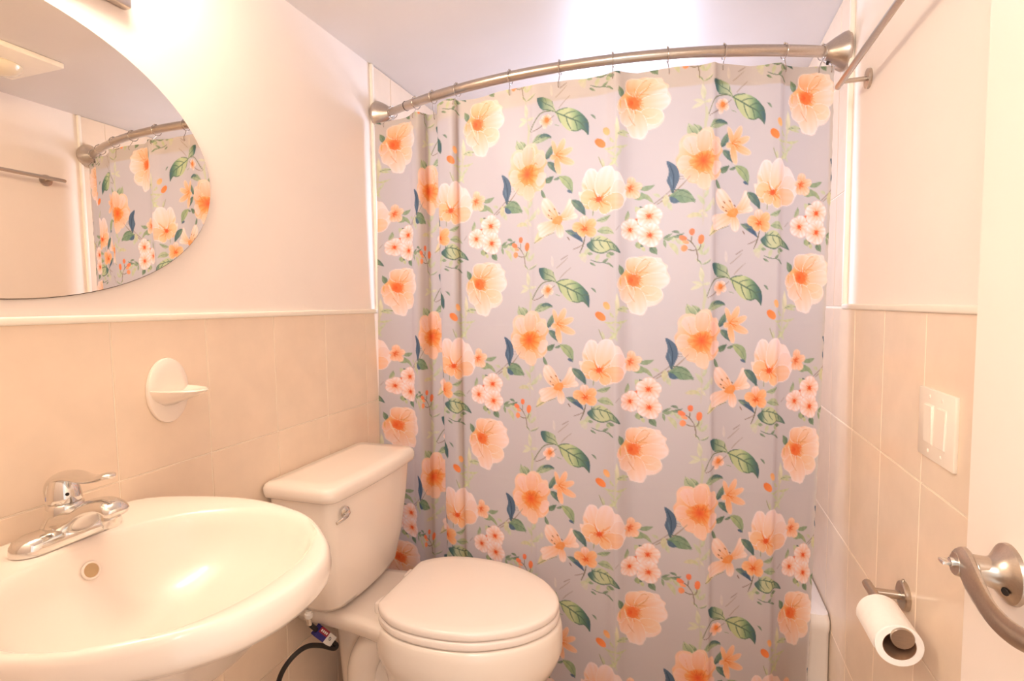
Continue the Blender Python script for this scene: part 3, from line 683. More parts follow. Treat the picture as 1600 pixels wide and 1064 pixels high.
def build_curtain():
    D = crom(PROF, 12)
    uu = D[:, 2]
    NU, NZ = 690, 800
    us = np.linspace(PROF[0][2], PROF[-1][2], NU)
    o = np.argsort(uu); X = np.interp(us, uu[o], D[o, 0]); Y = np.interp(us, uu[o], D[o, 1])
    t = np.linspace(0, 1, NZ)
    ring_u = np.array(RING_U)
    dist = np.abs(us[:, None]-ring_u[None]).min(1)
    top = CTOP-np.clip(dist/0.16, 0, 1)**2*0.004
    Z = top[:, None]*(1-t)[None]+CBOT*t[None]
    XX = np.repeat(X[:, None], NZ, 1); YY = np.repeat(Y[:, None], NZ, 1)
    UU = np.repeat(us[:, None], NZ, 1)
    drop = (CTOP-Z)
    wl = np.clip((0.45-UU)/0.5, 0, 1)
    XX = XX-0.022*wl*np.clip((drop-0.3)/0.8, 0, 1.2)
    wr = np.clip((UU-2.9)/0.27, 0, 1)
    XX = XX-0.02*wr*np.clip(drop-0.3, 0, 1.4)
    # gentle irregularity of hanging cloth
    YY = YY+0.0035*np.sin(UU*9.0+Z*2.3)*np.clip(drop*1.3, 0, 1)+0.0016*np.sin(UU*23+Z*5.1+1.0)+0.0010*np.sin(Z*13.6+UU*2)
    YY = YY+0.0007*np.exp(-((Z-1.175)/0.006)**2)+0.0006*np.exp(-((Z-0.72)/0.006)**2)
    edge = np.clip((UU-3.12)/0.05, 0, 1)
    XX = XX+edge*0.0009*np.sin(Z*150)*np.sin(Z*37+0.7)
    # curl the left hem a little
    V = (A_Z-Z)/TILE_Z
    px = (UU % 1.0)*TS; py = (V % 1.0)*TS
    x0 = np.floor(px-0.5).astype(int); y0 = np.floor(py-0.5).astype(int)
    fx = (px-0.5-x0)[..., None]; fy = (py-0.5-y0)[..., None]
    g = lambda a, b_: PRINT[a % TS, b_ % TS]
    C = (g(y0, x0)*(1-fx)+g(y0, x0+1)*fx)*(1-fy)+(g(y0+1, x0)*(1-fx)+g(y0+1, x0+1)*fx)*fy
    C = lin(np.clip(C, 0, 255))*np.array(PRINT_TINT)
    hem = ((drop < 0.052) | (UU < -0.105) | (UU > 3.15)).astype(float)
    A = np.where(hem > 0, 0.10, 1.0)
    verts = np.stack([XX, YY, Z], -1).reshape(-1, 3)
    rgba = np.concatenate([np.clip(C, 0, 1), A[..., None]], -1).reshape(-1, 4)
    i = np.arange(NU-1)[:, None]*NZ+np.arange(NZ-1)[None]
    F = np.stack([i, i+NZ, i+NZ+1, i+1], -1).reshape(-1, 4)
    me = bpy.data.meshes.new('shower_curtain')
    me.vertices.add(len(verts)); me.vertices.foreach_set('co', (verts-np.array([0.7, 1.55, 0.0])).astype(np.float32).ravel())
    me.loops.add(F.size); me.loops.foreach_set('vertex_index', F.astype(np.int32).ravel())
    me.polygons.add(len(F)); me.polygons.foreach_set('loop_start', np.arange(0, F.size, 4, dtype=np.int32))
    me.update(calc_edges=True)
    at = me.color_attributes.new('floral_print', 'FLOAT_COLOR', 'POINT')
    at.data.foreach_set('color', rgba.astype(np.float32).ravel())
    me.shade_smooth()
    return me
PRINT_TINT = (0.885, 0.845, 0.875)
def curtain_material():
    m = bpy.data.materials.new('printed_polyester'); m.use_nodes = True
    nt = m.node_tree
    for n in list(nt.nodes): nt.nodes.remove(n)
    out = nt.nodes.new('ShaderNodeOutputMaterial')
    at = nt.nodes.new('ShaderNodeAttribute'); at.attribute_name = 'floral_print'
    d = nt.nodes.new('ShaderNodeBsdfDiffuse'); tr = nt.nodes.new('ShaderNodeBsdfTranslucent'); gl = nt.nodes.new('ShaderNodeBsdfGlossy')
    gl.inputs['Roughness'].default_value = 0.45; gl.inputs['Color'].default_value = (0.9, 0.9, 0.9, 1)
    mx = nt.nodes.new('ShaderNodeMixShader'); mg = nt.nodes.new('ShaderNodeMixShader'); mg.inputs[0].default_value = 0.03
    mu = nt.nodes.new('ShaderNodeMath'); mu.operation = 'MULTIPLY'; mu.inputs[1].default_value = 0.50
    wv = nt.nodes.new('ShaderNodeTexNoise'); wv.inputs['Scale'].default_value = 900
    bp = nt.nodes.new('ShaderNodeBump'); bp.inputs['Strength'].default_value = 0.05; bp.inputs['Distance'].default_value = 0.0005
    tc = nt.nodes.new('ShaderNodeTexCoord')
    L = nt.links
    L.new(tc.outputs['Object'], wv.inputs['Vector']); L.new(wv.outputs['Fac'], bp.inputs['Height'])
    L.new(bp.outputs[0], d.inputs['Normal'])
    L.new(at.outputs['Color'], d.inputs['Color']); L.new(at.outputs['Color'], tr.inputs['Color'])
    L.new(at.outputs['Alpha'], mu.inputs[0]); L.new(mu.outputs[0], mx.inputs[0])
    L.new(d.outputs[0], mx.inputs[1]); L.new(tr.outputs[0], mx.inputs[2])
    L.new(mx.outputs[0], mg.inputs[1]); L.new(gl.outputs[0], mg.inputs[2])
    L.new(mg.outputs[0], out.inputs[0])
    return m
RING_U = [-0.06, 0.17, 0.40, 0.82, 1.22, 1.55, 1.87, 2.17, 2.47, 2.88, 3.07, 3.15]
RING_X = [0.078, 0.190, 0.262, 0.355, 0.533, 0.680, 0.824, 0.964, 1.103, 1.252, 1.348, 1.372]
cm = build_curtain(); cm.materials.append(curtain_material())
curtain = bpy.data.objects.new('shower_curtain', cm); COL.objects.link(curtain)
curtain.location = (0.7, 1.55, 0.0)
tag(curtain, 'grey shower curtain printed with peach and orange flowers and green leaves', 'shower curtain')

# rings
ORD = ['nearest the left wall', 'second from the left wall', 'third from the left wall', 'fourth from the left wall', 'fifth from the left wall', 'sixth from the left wall',
       'sixth from the right wall', 'fifth from the right wall', 'fourth from the right wall', 'third from the right wall', 'second from the right wall', 'nearest the right wall']
Dp = crom(PROF, 12); _o = np.argsort(Dp[:, 2])
for k, (ru, rx) in enumerate(zip(RING_U, RING_X)):
    cx_ = float(np.interp(ru, Dp[_o, 2], Dp[_o, 0])); cy_ = float(np.interp(ru, Dp[_o, 2], Dp[_o, 1]))
    ry = rod_y(rx)
    sl = (rx-RXC)/math.sqrt(RR*RR-(rx-RXC)**2)
    r = thing('curtain_ring', 'thin wire curtain ring on the curved rod, '+ORD[k], 'curtain ring', (rx, ry, RZ-0.05), 'wire rings holding the shower curtain')
    MB().torus((rx, ry, RZ-0.002), (1, sl, 0), 0.0185, 0.0013, 26, 6).build('wire_loop', M['wire'], r)
    b = MB()
    b.tube([(rx, ry-0.001, RZ-0.0205), (rx+(cx_-rx)*0.5, ry+(cy_-0.003-ry)*0.4, RZ-0.032), (cx_, cy_-0.004, CTOP-0.006), (cx_, cy_-0.004, CTOP-0.014), (cx_, cy_, CTOP-0.017)], 0.0011, 6)
    b.build('hook', M['wire'], r)
    b = MB()
    for q in (-0.006, 0.0, 0.006):
        b.lathe([(0.0, -0.0026), (0.0022, -0.0016), (0.0026, 0), (0.0022, 0.0016), (0.0, 0.0026)], (rx+q*0.1, ry+q, RZ+0.0172-abs(q)*0.2), (0, 1, 0), 8)
    b.build('roller_ball', M['wire'], r)

# ------------------------------------------------------------------ mirror
MY, MZ, MA, MBB = 0.5506, 1.504, 0.3904, 0.2487
def ell(s, x, n=96): return [(x, MY+MA*s*math.cos(2*math.pi*k/n), MZ+(MBB+MA*(s-1))*math.sin(2*math.pi*k/n)) for k in range(n)]
mir = thing('wall_mirror', 'frameless oval mirror on the wall above the sink', 'mirror', (0.0, MY, MZ-MBB))
MB().loft([ell(1.0, 0.0005), ell(1.0, 0.0045)]).build('backing', M['edge'], mir)
MB().loft([ell(0.9975, 0.0045), ell(0.9965, 0.0062)]).build('glass', M['mirror'], mir, angle=20)

# ------------------------------------------------------------------ vanity light over the mirror
van = thing('vanity_light', 'brushed nickel bar light with lit round globes above the oval mirror', 'wall light', (0.0, 0.55, 1.80))
MB().box(0.0, 0.020, 0.328, 0.772, 1.800, 1.885, 0.004, 2).build('back_plate', M['nickel'], van)
for k, y in enumerate((0.40, 0.55, 0.70)):
    a = MB().tube([(0.018, y, 1.86), (0.05, y, 1.862), (0.085, y, 1.87), (0.09, y, 1.89)], 0.008, 12).build('arm', M['nickel'], van)
    MB().lathe([(0.0, 0), (0.018, 0.0), (0.022, 0.01), (0.0, 0.012)], (0.09, y, 1.884), (0, 0, 1), 20).build('socket_cup', M['nickel'], a)
    pr = [(0.045*math.sin(q), 0.046-0.046*math.cos(q)) for q in np.linspace(0.25, math.pi, 14)]
    MB().lathe(pr, (0.09, y, 1.8935), (0, 0, 1), 24).build('glass_globe', M['globe'], van)

# ------------------------------------------------------------------ soap dish
sd = thing('soap_dish', 'white ceramic soap dish with oval plate on the tiled wall', 'soap dish', (0.006, 0.808, 1.072))
SY, SZ = 0.808, 1.072
def oval(x, ry, rz, n=48): return [(x, SY+ry*math.cos(2*math.pi*k/n), SZ+rz*math.sin(2*math.pi*k/n)) for k in range(n)]
MB().loft([oval(0.0065, 0.045, 0.066), oval(0.010, 0.0455, 0.0665), oval(0.0135, 0.0445, 0.065), oval(0.016, 0.041, 0.060), oval(0.0165, 0.030, 0.045)]).build('oval_plate', M['porc'], sd)
def tray(z, s, x1): # half-oval reaching into the room
    out = []
    for k in range(33):
        q = -math.pi/2+math.pi*k/32
        out.append((0.013+max(0, (x1-0.013)*math.cos(q)), SY+0.042*s*math.sin(q), z))
    return out
MB().loft([tray(SZ-0.030, 0.35, 0.020), tray(SZ-0.020, 0.7, 0.046), tray(SZ-0.010, 0.92, 0.080), tray(SZ-0.001, 1.0, 0.102), tray(SZ+0.003, 1.01, 0.1065), tray(SZ+0.005, 0.98, 0.1035), tray(SZ+0.002, 0.88, 0.094), tray(SZ-0.003, 0.7, 0.060)]).build('tray', M['porc'], sd)

# ------------------------------------------------------------------ pedestal sink
KY, KZ = 0.552, 0.878
sink = thing('pedestal_sink', 'white oval pedestal sink under the mirror', 'sink', (0.27, KY, 0.0))
half = [(0.008, 0.10), (0.008, 0.145), (0.030, 0.185), (0.107, 0.218), (0.237, 0.238), (0.378, 0.208), (0.470, 0.145), (0.515, 0.095), (0.534, 0.050), (0.540, 0.0)]
full = half + [(x, -d) for x, d in half[-2::-1]]
fc = crom(full, 8)
# close along the wall with a straight run
wall_run = [(0.008, y) for y in np.linspace(-0.10, 0.10, 14)[1:-1]]
OUT = [(float(max(p[0], 0.008)), float(p[1])) for p in fc] + wall_run
NO = len(OUT)
ang = [math.atan2(d, x-0.30) for x, d in OUT]
def sring(s, z, cx=0.27, back=None):
    o = []
    for x, d in OUT:
        X = cx+(x-cx)*s
        if back is not None: X = max(X, back)
        o.append((X, KY+d*s, z))
    return o
def bring(s, z, cx=0.310, ax=0.190, ay=0.206, p=2.15):
    o = []
    for a, (ox_, od_) in zip(ang, OUT):
        c, s_ = math.cos(a), math.sin(a)
        r = (abs(c/ax)**p+abs(s_/ay)**p)**(-1/p)
        ro = math.hypot(ox_-0.30, od_)
        r = min(r, ro*0.915)*s
        o.append((0.30+(cx-0.30)*(1-max(0.0, s-0.9))+r*c, KY+r*s_, z))
    return o
b = MB()
b.loft([sring(0.24, KZ-0.205, 0.23, 0.02), sring(0.42, KZ-0.185, 0.23, 0.012), sring(0.58, KZ-0.140, 0.24, 0.008), sring(0.74, KZ-0.085, 0.26, 0.008), sring(0.90, KZ-0.052, 0.27, 0.008), sring(0.965, KZ-0.047, 0.27, 0.008), sring(0.990, KZ-0.038, 0.27, 0.008), sring(1.0, KZ-0.026, 0.27, 0.008), sring(0.995, KZ-0.012, 0.27, 0.008), sring(0.982, KZ-0.004, 0.27, 0.010), sring(0.965, KZ-0.0005, 0.27, 0.012), sring(0.945, KZ, 0.27, 0.014),
        bring(1.0, KZ-0.0015), bring(0.975, KZ-0.0045), bring(0.945, KZ-0.012), bring(0.91, KZ-0.030), bring(0.865, KZ-0.052), bring(0.76, KZ-0.080), bring(0.58, KZ-0.100), bring(0.40, KZ-0.117), bring(0.20, KZ-0.126), bring(0.08, KZ-0.128)], True, True)
basin = b.build('basin', M['porc'], sink, angle=60)
b = MB()
def pring(rx, ry, z, cx=0.20, n=40): return [(cx+rx*math.cos(2*math.pi*k/n), KY+ry*math.sin(2*math.pi*k/n), z) for k in range(n)]
b.loft([pring(0.125, 0.12, 0.0), pring(0.125, 0.12, 0.03), pring(0.10, 0.09, 0.07), pring(0.085, 0.075, 0.25), pring(0.085, 0.078, 0.50), pring(0.10, 0.10, 0.62), pring(0.13, 0.125, 0.70), pring(0.15, 0.145, 0.745)])
b.build('pedestal', M['porc'], sink)
# overflow opening on the back slope of the bowl
oc = Vector((0.1425, KY+0.004, KZ-0.0425)); on = Vector((0.93, 0, 0.36)).normalized()
b = MB(); b.torus(oc+on*0.0015, on, 0.0125, 0.0020, 28, 8)
ovr = b.build('overflow_ring', M['porc'], basin)
MB().lathe([(0.0, 0.0), (0.0118, 0.0), (0.0118, 0.0012), (0.0, 0.0016)], oc+on*0.0004, on, 24).build('overflow_hole', M['brass'], basin)
MB().lathe([(0.0, 0.0), (0.021, 0.0), (0.022, 0.002), (0.016, 0.004), (0.0, 0.005)], (0.316, KY, KZ-0.1275), (0, 0, 1), 24).build('drain', M['chrome'], basin)

# ------------------------------------------------------------------ faucet
FX, FY, FZ = 0.088, 0.563, KZ
fau = thing('faucet', 'chrome single lever faucet on the back of the sink', 'faucet', (FX, FY, FZ))
def frr(hx, hy, z, n=10, dx=0.0): # stadium ring
    o = []
    for cy, a0 in ((hy-hx, 0), (-(hy-hx), 180)):
        for k in range(n+1):
            q = math.radians(a0+180*k/n); o.append((FX+dx+hx*math.cos(q), FY+cy+hx*math.sin(q), z))
    return o
b = MB()
b.loft([frr(0.0265, 0.0775, FZ), frr(0.027, 0.078, FZ+0.004), frr(0.0262, 0.077, FZ+0.012), frr(0.023, 0.073, FZ+0.019), frr(0.017, 0.064, FZ+0.0235), frr(0.008, 0.05, FZ+0.025)])
b.build('base_plate', M['chrome'], fau, angle=60)
b = MB()
b.lathe([(0.036, 0.0), (0.0335, 0.006), (0.029, 0.015), (0.026, 0.024), (0.0245, 0.034), (0.0245, 0.041), (0.021, 0.044)], (FX-0.004, FY, FZ+0.015), (0, 0, 1), 32)
b.build('body', M['chrome'], fau, angle=60)
sp = crom([(FX+0.000, FY, FZ+0.028), (FX+0.033, FY, FZ+0.037), (FX+0.062, FY, FZ+0.053), (FX+0.086, FY, FZ+0.060), (FX+0.103, FY, FZ+0.058), (FX+0.112, FY, FZ+0.050)], 6)
tt = np.linspace(0, 1, len(sp))
spr = [(a, c) for a, c in zip(np.interp(tt, [0, .3, .7, .9, 1], [0.029, 0.025, 0.0205, 0.019, 0.014]), np.interp(tt, [0, .3, .7, .9, 1], [0.024, 0.018, 0.0125, 0.0110, 0.008]))]
spout = MB().tube([tuple(p) for p in sp], spr, 20).build('spout', M['chrome'], fau, angle=70)
MB().lathe([(0.0, 0.0), (0.0105, 0.0), (0.0115, 0.001), (0.0118, 0.006), (0.0128, 0.0065), (0.0130, 0.020), (0.011, 0.024)], (FX+0.095, FY, FZ+0.030), (0.06, 0, 1), 28).build('aerator', M['chrome'], spout)
MB().tube([(FX-0.026, FY, FZ+0.02), (FX-0.034, FY-0.004, FZ+0.05), (FX-0.036, FY-0.006, FZ+0.056)], 0.0028, 8).build('lift_rod', M['chrome'], fau)
b = MB()  # dome of the lever
b.lathe([(0.0205, 0.0), (0.0225, 0.002), (0.0225, 0.010), (0.0205, 0.022), (0.0175, 0.034), (0.012, 0.042), (0.0, 0.044)], (FX-0.004, FY, FZ+0.058), (-0.05, 0, 1), 32)
hd = crom([(FX-0.028, FY, FZ+0.060), (FX-0.024, FY, FZ+0.080), (FX-0.008, FY, FZ+0.096), (FX+0.018, FY, FZ+0.1015), (FX+0.048, FY, FZ+0.0995), (FX+0.072, FY, FZ+0.1020), (FX+0.092, FY, FZ+0.1080), (FX+0.104, FY, FZ+0.1075)], 6)
tt = np.linspace(0, 1, len(hd))
b.tube([tuple(p) for p in hd], [(a, c) for a, c in zip(np.interp(tt, [0, .2, .45, .7, .9, 1], [0.013, 0.0175, 0.0165, 0.0105, 0.0115, 0.005]), np.interp(tt, [0, .2, .45, .7, .9, 1], [0.008, 0.010, 0.0085, 0.0055, 0.0048, 0.0025]))], 18)
lev = b.build('lever', M['chrome'], fau, angle=70)
MB().lathe([(0, 0), (0.0026, 0), (0.0026, 0.001), (0, 0.0012)], (FX+0.0155, FY-0.0082, FZ+0.0745), (0.93, -0.36, 0.05), 12).build('screw_hole', M['dark'], lev)
MB().lathe([(0, 0), (0.0038, 0), (0.0034, 0.0008), (0, 0.001)], (FX-0.0175, FY-0.0176, FZ+0.066), (-0.60, -0.80, 0.0), 12).build('blue_reflection', M['dotblue'], lev)  # blue reflection in the chrome, painted as a small disc on the lever

# ------------------------------------------------------------------ toilet
TY = 1.250
toilet = thing('toilet', 'white two piece toilet with closed lid beside the floral curtain', 'toilet', (0.36, TY, 0.0))
def tring(x0, x1, hy, z, r=0.035, bow=0.010, n=8):
    o = []
    for cx, cy, a in ((x1-r, hy-r, 0), (x0+r*0.6, hy-r*0.6, 90), (x0+r*0.6, -hy+r*0.6, 180), (x1-r, -hy+r, 270)):
        rr_ = r if cx > (x0+x1)/2 else r*0.6
        for k in range(n+1):
            q = math.radians(a+90*k/n)
            X, Y = cx+rr_*math.cos(q), cy+rr_*math.sin(q)
            if X > (x0+x1)/2: X += bow*(1-(Y/hy)**2)
            o.append((X, TY+Y, z))
    # front edge points so that the bow shows
    return o
def tring2(x0, x1, hy, z, r=0.035, bow=0.012):
    base = tring(x0, x1, hy, z, r, 0.0)
    # insert points between the last and first corner (front face)
    ins = []
    for t in np.linspace(0, 1, 9)[1:-1]:
        Y = (-hy+r)+(2*hy-2*r)*t
        ins.append((x1, TY+Y, z))
    pts = base+ins
    return [(X+(bow*(1-((Y-TY)/hy)**2) if X > (x0+x1)/2 else 0), Y, Z) for X, Y, Z in pts]
b = MB()
b.loft([tring2(0.040, 0.150, 0.130, 0.452, 0.04), tring2(0.032, 0.166, 0.152, 0.456, 0.045), tring2(0.028, 0.175, 0.164, 0.475, 0.034), tring2(0.024, 0.188, 0.180, 0.56, 0.030), tring2(0.020, 0.200, 0.192, 0.68, 0.028), tring2(0.020, 0.206, 0.198, 0.772, 0.026)])
tank = b.build('tank', M['porc'], toilet, angle=50)
b = MB()
b.loft([tring2(0.016, 0.214, 0.206, 0.764, 0.028), tring2(0.012, 0.219, 0.211, 0.768, 0.030), tring2(0.011, 0.221, 0.213, 0.778, 0.030), tring2(0.011, 0.221, 0.213, 0.790, 0.030), tring2(0.014, 0.218, 0.210, 0.798, 0.030), tring2(0.020, 0.211, 0.203, 0.8025, 0.030), tring2(0.05, 0.18, 0.17, 0.804, 0.03)])
b.build('tank_lid', M['porc'], toilet, angle=50)
fl = Vector((0.211, 1.097, 0.728))
b = MB(); b.lathe([(0.0, 0.0), (0.0145, 0.0), (0.0155, 0.003), (0.0150, 0.007), (0.010, 0.010), (0.0, 0.011)], fl, (1, -0.05, 0.08), 24)
flv = b.build('flush_lever', M['chrome'], tank)
MB().tube([(fl.x+0.012, fl.y+0.004, fl.z+0.001), (fl.x+0.016, fl.y-0.010, fl.z-0.002), (fl.x+0.016, fl.y-0.030, fl.z-0.006), (fl.x+0.012, fl.y-0.046, fl.z-0.009)], [(0.0045, 0.006), (0.004, 0.0065), (0.0035, 0.0055), (0.003, 0.004)], 10).build('lever_arm', M['chrome'], flv)

sh = [(0.274, 0.0), (0.274, 0.06), (0.274, 0.106), (0.281, 0.122), (0.305, 0.146), (0.36, 0.174), (0.45, 0.184), (0.55, 0.170), (0.64, 0.125), (0.692, 0.072), (0.713, 0.030), (0.717, 0.0)]
sfull = sh + [(x, -d) for x, d in sh[-2:0:-1]]
SO = [tuple(map(float, p)) for p in crom(sfull, 6, True)]
def sr(s, z, cx=0.47, off=0.0, zf=None, clampx=None):
    o = []
    for x, d in SO:
        X = cx+(x-0.47)*s; D = d*s
        if off:
            L = math.hypot(x-0.47, d); X += off*(x-0.47)/L; D += off*d/L
        if clampx is not None: X = max(X, clampx)
        o.append((X, TY+D, z))
    return o
b = MB(); b.loft([sr(0.97, 0.4660), sr(0.995, 0.4672), sr(1.0, 0.4710), sr(1.0, 0.4795), sr(0.99, 0.4845), sr(0.965, 0.4868), sr(0.85, 0.4885), sr(0.5, 0.4905), sr(0.1, 0.491)])
b.build('seat_lid', M['plast'], toilet, angle=70)
b = MB(); b.loft([sr(0.975, 0.4430, clampx=0.285), sr(1.0, 0.4445, clampx=0.285), sr(1.005, 0.4490, clampx=0.285), sr(1.005, 0.4575, clampx=0.285), sr(0.995, 0.4622, clampx=0.287), sr(0.97, 0.4635, clampx=0.29)])
b.build('seat', M['plast'], toilet, angle=70)
for s in (-1, 1):
    MB().box(0.250, 0.288, TY+s*0.075-0.020, TY+s*0.075+0.020, 0.4385, 0.470, 0.006, 3).build('hinge', M['plast'], toilet)
b = MB()
b.loft([sr(0.90, 0.436), sr(0.985, 0.4405), sr(1.008, 0.4385), sr(1.024, 0.432), sr(1.032, 0.415), sr(1.034, 0.390), sr(1.028, 0.365), sr(1.0, 0.345), sr(0.94, 0.315), sr(0.84, 0.270, 0.45), sr(0.70, 0.215, 0.42), sr(0.58, 0.150, 0.395), sr(0.53, 0.08, 0.385), sr(0.55, 0.03, 0.385), sr(0.58, 0.012, 0.385), sr(0.58, 0.0, 0.385)])
b.build('bowl', M['porc'], toilet, angle=60)
def dk(x0, x1, h0, h1, z, n=10):
    """deck ring: tapering from h0 at the wall to h1 at the bowl"""
    L = [(x0, -h0), ] + [(x0+(x1-x0)*t, -(h0+(h1-h0)*t*t)) for t in np.linspace(0.15, 1, n)] + [(x0+(x1-x0)*t, (h0+(h1-h0)*t*t)) for t in np.linspace(1, 0.15, n)] + [(x0, h0)]
    return [(x, TY+y, z) for x, y in L]
b = MB(); b.loft([dk(0.06, 0.36, 0.100, 0.150, 0.385), dk(0.035, 0.37, 0.118, 0.160, 0.400), dk(0.030, 0.38, 0.124, 0.165, 0.420), dk(0.030, 0.38, 0.124, 0.165, 0.432), dk(0.035, 0.38, 0.119, 0.160, 0.4395), dk(0.05, 0.36, 0.100, 0.140, 0.441)])
b.build('deck', M['porc'], toilet, angle=60)
b = MB()   # rear foot with the curved trapway showing on its side
def pr2(x0, x1, hy, z, n=36):
    cx, ax = (x0+x1)/2, (x1-x0)/2
    return [(cx+ax*math.copysign(abs(math.cos(q))**0.7, math.cos(q)), TY+hy*math.copysign(abs(math.sin(q))**0.7, math.sin(q)), z) for q in [2*math.pi*k/n for k in range(n)]]
b.loft([pr2(0.09, 0.42, 0.105, 0.0), pr2(0.09, 0.42, 0.105, 0.03), pr2(0.10, 0.40, 0.092, 0.05), pr2(0.10, 0.36, 0.080, 0.20), pr2(0.09, 0.36, 0.080, 0.33), pr2(0.08, 0.36, 0.085, 0.41)])
b.build('foot', M['porc'], toilet, angle=60)
for s in (-1, 1):
    tp = crom([(0.46, TY+s*0.070, 0.20), (0.40, TY+s*0.086, 0.30), (0.33, TY+s*0.082, 0.37), (0.255, TY+s*0.080, 0.365), (0.205, TY+s*0.080, 0.29), (0.20, TY+s*0.078, 0.18), (0.24, TY+s*0.080, 0.06)], 6)
    MB().tube([tuple(p) for p in tp], np.interp(np.linspace(0, 1, len(tp)), [0, .3, .6, 1], [0.036, 0.040, 0.042, 0.036]), 16).build('trapway', M['porc'], toilet, angle=80)

# ------------------------------------------------------------------ water supply hose
hose = thing('supply_hose', 'black flexible water hose with printed tag under the toilet tank', 'hose', (0.10, 1.095, 0.30))
hp = crom([(0.095, 1.095, 0.440), (0.096, 1.097, 0.420), (0.105, 1.120, 0.385), (0.118, 1.158, 0.335), (0.122, 1.166, 0.322), (0.120, 1.156, 0.320), (0.110, 1.118, 0.350), (0.10, 1.076, 0.372), (0.09, 1.035, 0.368), (0.075, 1.010, 0.335), (0.065, 1.002, 0.28), (0.055, 1.0, 0.22), (0.05, 1.0, 0.185)], 8)
MB().tube([tuple(p) for p in hp], 0.0062, 12).build('hose_tube', M['black'], hose)
MB().lathe([(0.0, 0.0), (0.009, 0.0), (0.0105, 0.003), (0.0105, 0.012), (0.008, 0.014), (0.008, 0.018)], (0.095, 1.095, 0.437), (0, 0, 1), 16).build('coupling_nut', M['white'], hose)
MB().tube([(0.095, 1.095, 0.445), (0.0955, 1.0955, 0.418)], 0.0072, 12).build('ferrule', M['chrome'], hose)
# tag wrapped along the hose
def tagbox(s0, s1, mat, name, parent, w=0.014, up=0.0):
    a, c = Vector((0.1035, 1.1135, 0.394)), Vector((0.1165, 1.1525, 0.343))
    d = (c-a); p0 = a+d*s0; p1 = a+d*s1; dn = d.normalized()
    nx = Vector((0.72, -0.62, 0.30)); nx = (nx-dn*nx.dot(dn)).normalized(); sx_ = dn.cross(nx)
    bb = MB(); rings = []
    for p in (p0, p1):
        rings.append([tuple(p+sx_*(w*i)+nx*((0.0095+up)*j)) for i, j in ((-1, -1), (1, -1), (1, 1), (-1, 1))])
    bb.loft(rings)
    return bb.build(name, mat, parent, smooth=False)
tg = tagbox(-0.02, 1.0, M['white'], 'printed_tag', hose)
tagbox(-0.03, 0.52, M['blue'], 'blue_band', tg, 0.0142, 0.0003)
# red patch and its pale strokes, dark oval emblem
a, c = Vector((0.1035, 1.1135, 0.394)), Vector((0.1165, 1.1525, 0.343)); dn = (c-a).normalized()
nx = Vector((0.72, -0.62, 0.30)); nx = (nx-dn*nx.dot(dn)).normalized(); sxv = dn.cross(nx)
sgn = 1.0 if sxv.dot(Vector((_r2))) > 0 else -1.0
def patch(s0, s1, w0, w1, h, mat, name):
    L = (c-a).length; R4 = []
    for hh in (0.0095, h):
        R4.append([tuple(a+dn*(L*s)+sxv*sgn*w+nx*hh) for s, w in ((s0, w0), (s1, w0), (s1, w1), (s0, w1))])
    bb = MB(); bb.loft(R4); return bb.build(name, mat, tg, smooth=False)
patch(-0.03, 0.52, 0.000, 0.0146, 0.0104, M['red'], 'red_patch')
for q in range(4): patch(0.04+q*0.11, 0.11+q*0.11, 0.004, 0.010, 0.0108, M['white'], 'tag_letter')
eo = a+dn*((c-a).length*0.72)+sxv*sgn*0.002+nx*0.0098
MB().torus(eo, nx, 0.0042, 0.0009, 20, 6, 0.7).build('tag_emblem', M['dark'], tg)
b = MB(); b.lathe([(0.0, 0.0), (0.018, 0.0), (0.018, 0.003), (0.008, 0.006), (0.008, 0.05), (0.012, 0.052), (0.012, 0.07), (0.0, 0.072)], (0.006, 1.0, 0.175), (1, 0, 0), 16)
b.tube([(0.05, 1.0, 0.17), (0.05, 1.0, 0.20)], 0.009, 10)
b.build('stop_valve', M['chrome'], hose)

# ------------------------------------------------------------------ light switch
sw = thing('light_switch', 'cream two gang light switch plate on the tiled right wall', 'light switch', (W-0.006, 1.035, 1.028))
WY, WZ = 1.035, 1.028
MB().box(W-0.0125, W-0.0055, WY-0.066, WY+0.066, WZ-0.059, WZ+0.059, 0.0022, 2).build('cover_plate', M['switch'], sw)
for k, dy in enumerate((0.0235, -0.0235)):
    fr = MB().box(W-0.0134, W-0.012, WY+dy-0.0170, WY+dy+0.0170, WZ-0.0335, WZ+0.0335, 0.0006, 1).build('switch_frame', M['switch'], sw)
    bb = MB()
    y0, y1 = WY+dy-0.0155, WY+dy+0.0155
    t0, t1 = (0.0142, 0.0156) if k == 0 else (0.0154, 0.0141)
    bb.loft([[(W-0.0130, y0, WZ-0.032), (W-0.0130, y1, WZ-0.032), (W-0.0130, y1, WZ+0.032), (W-0.0130, y0, WZ+0.032)],
             [(W-t0, y0+0.001, WZ-0.031), (W-t0, y1-0.001, WZ-0.031), (W-t1, y1-0.001, WZ+0.031), (W-t1, y0+0.001, WZ+0.031)]])
    bb.build('rocker', M['switch'], sw, smooth=False)
    for dz in (-0.046, 0.046):
        MB().lathe([(0, 0), (0.0036, 0), (0.003, 0.0012), (0, 0.0015)], (W-0.0122, WY+dy, WZ+dz), (-1, 0, 0), 12).build('screw', M['switch'], sw)

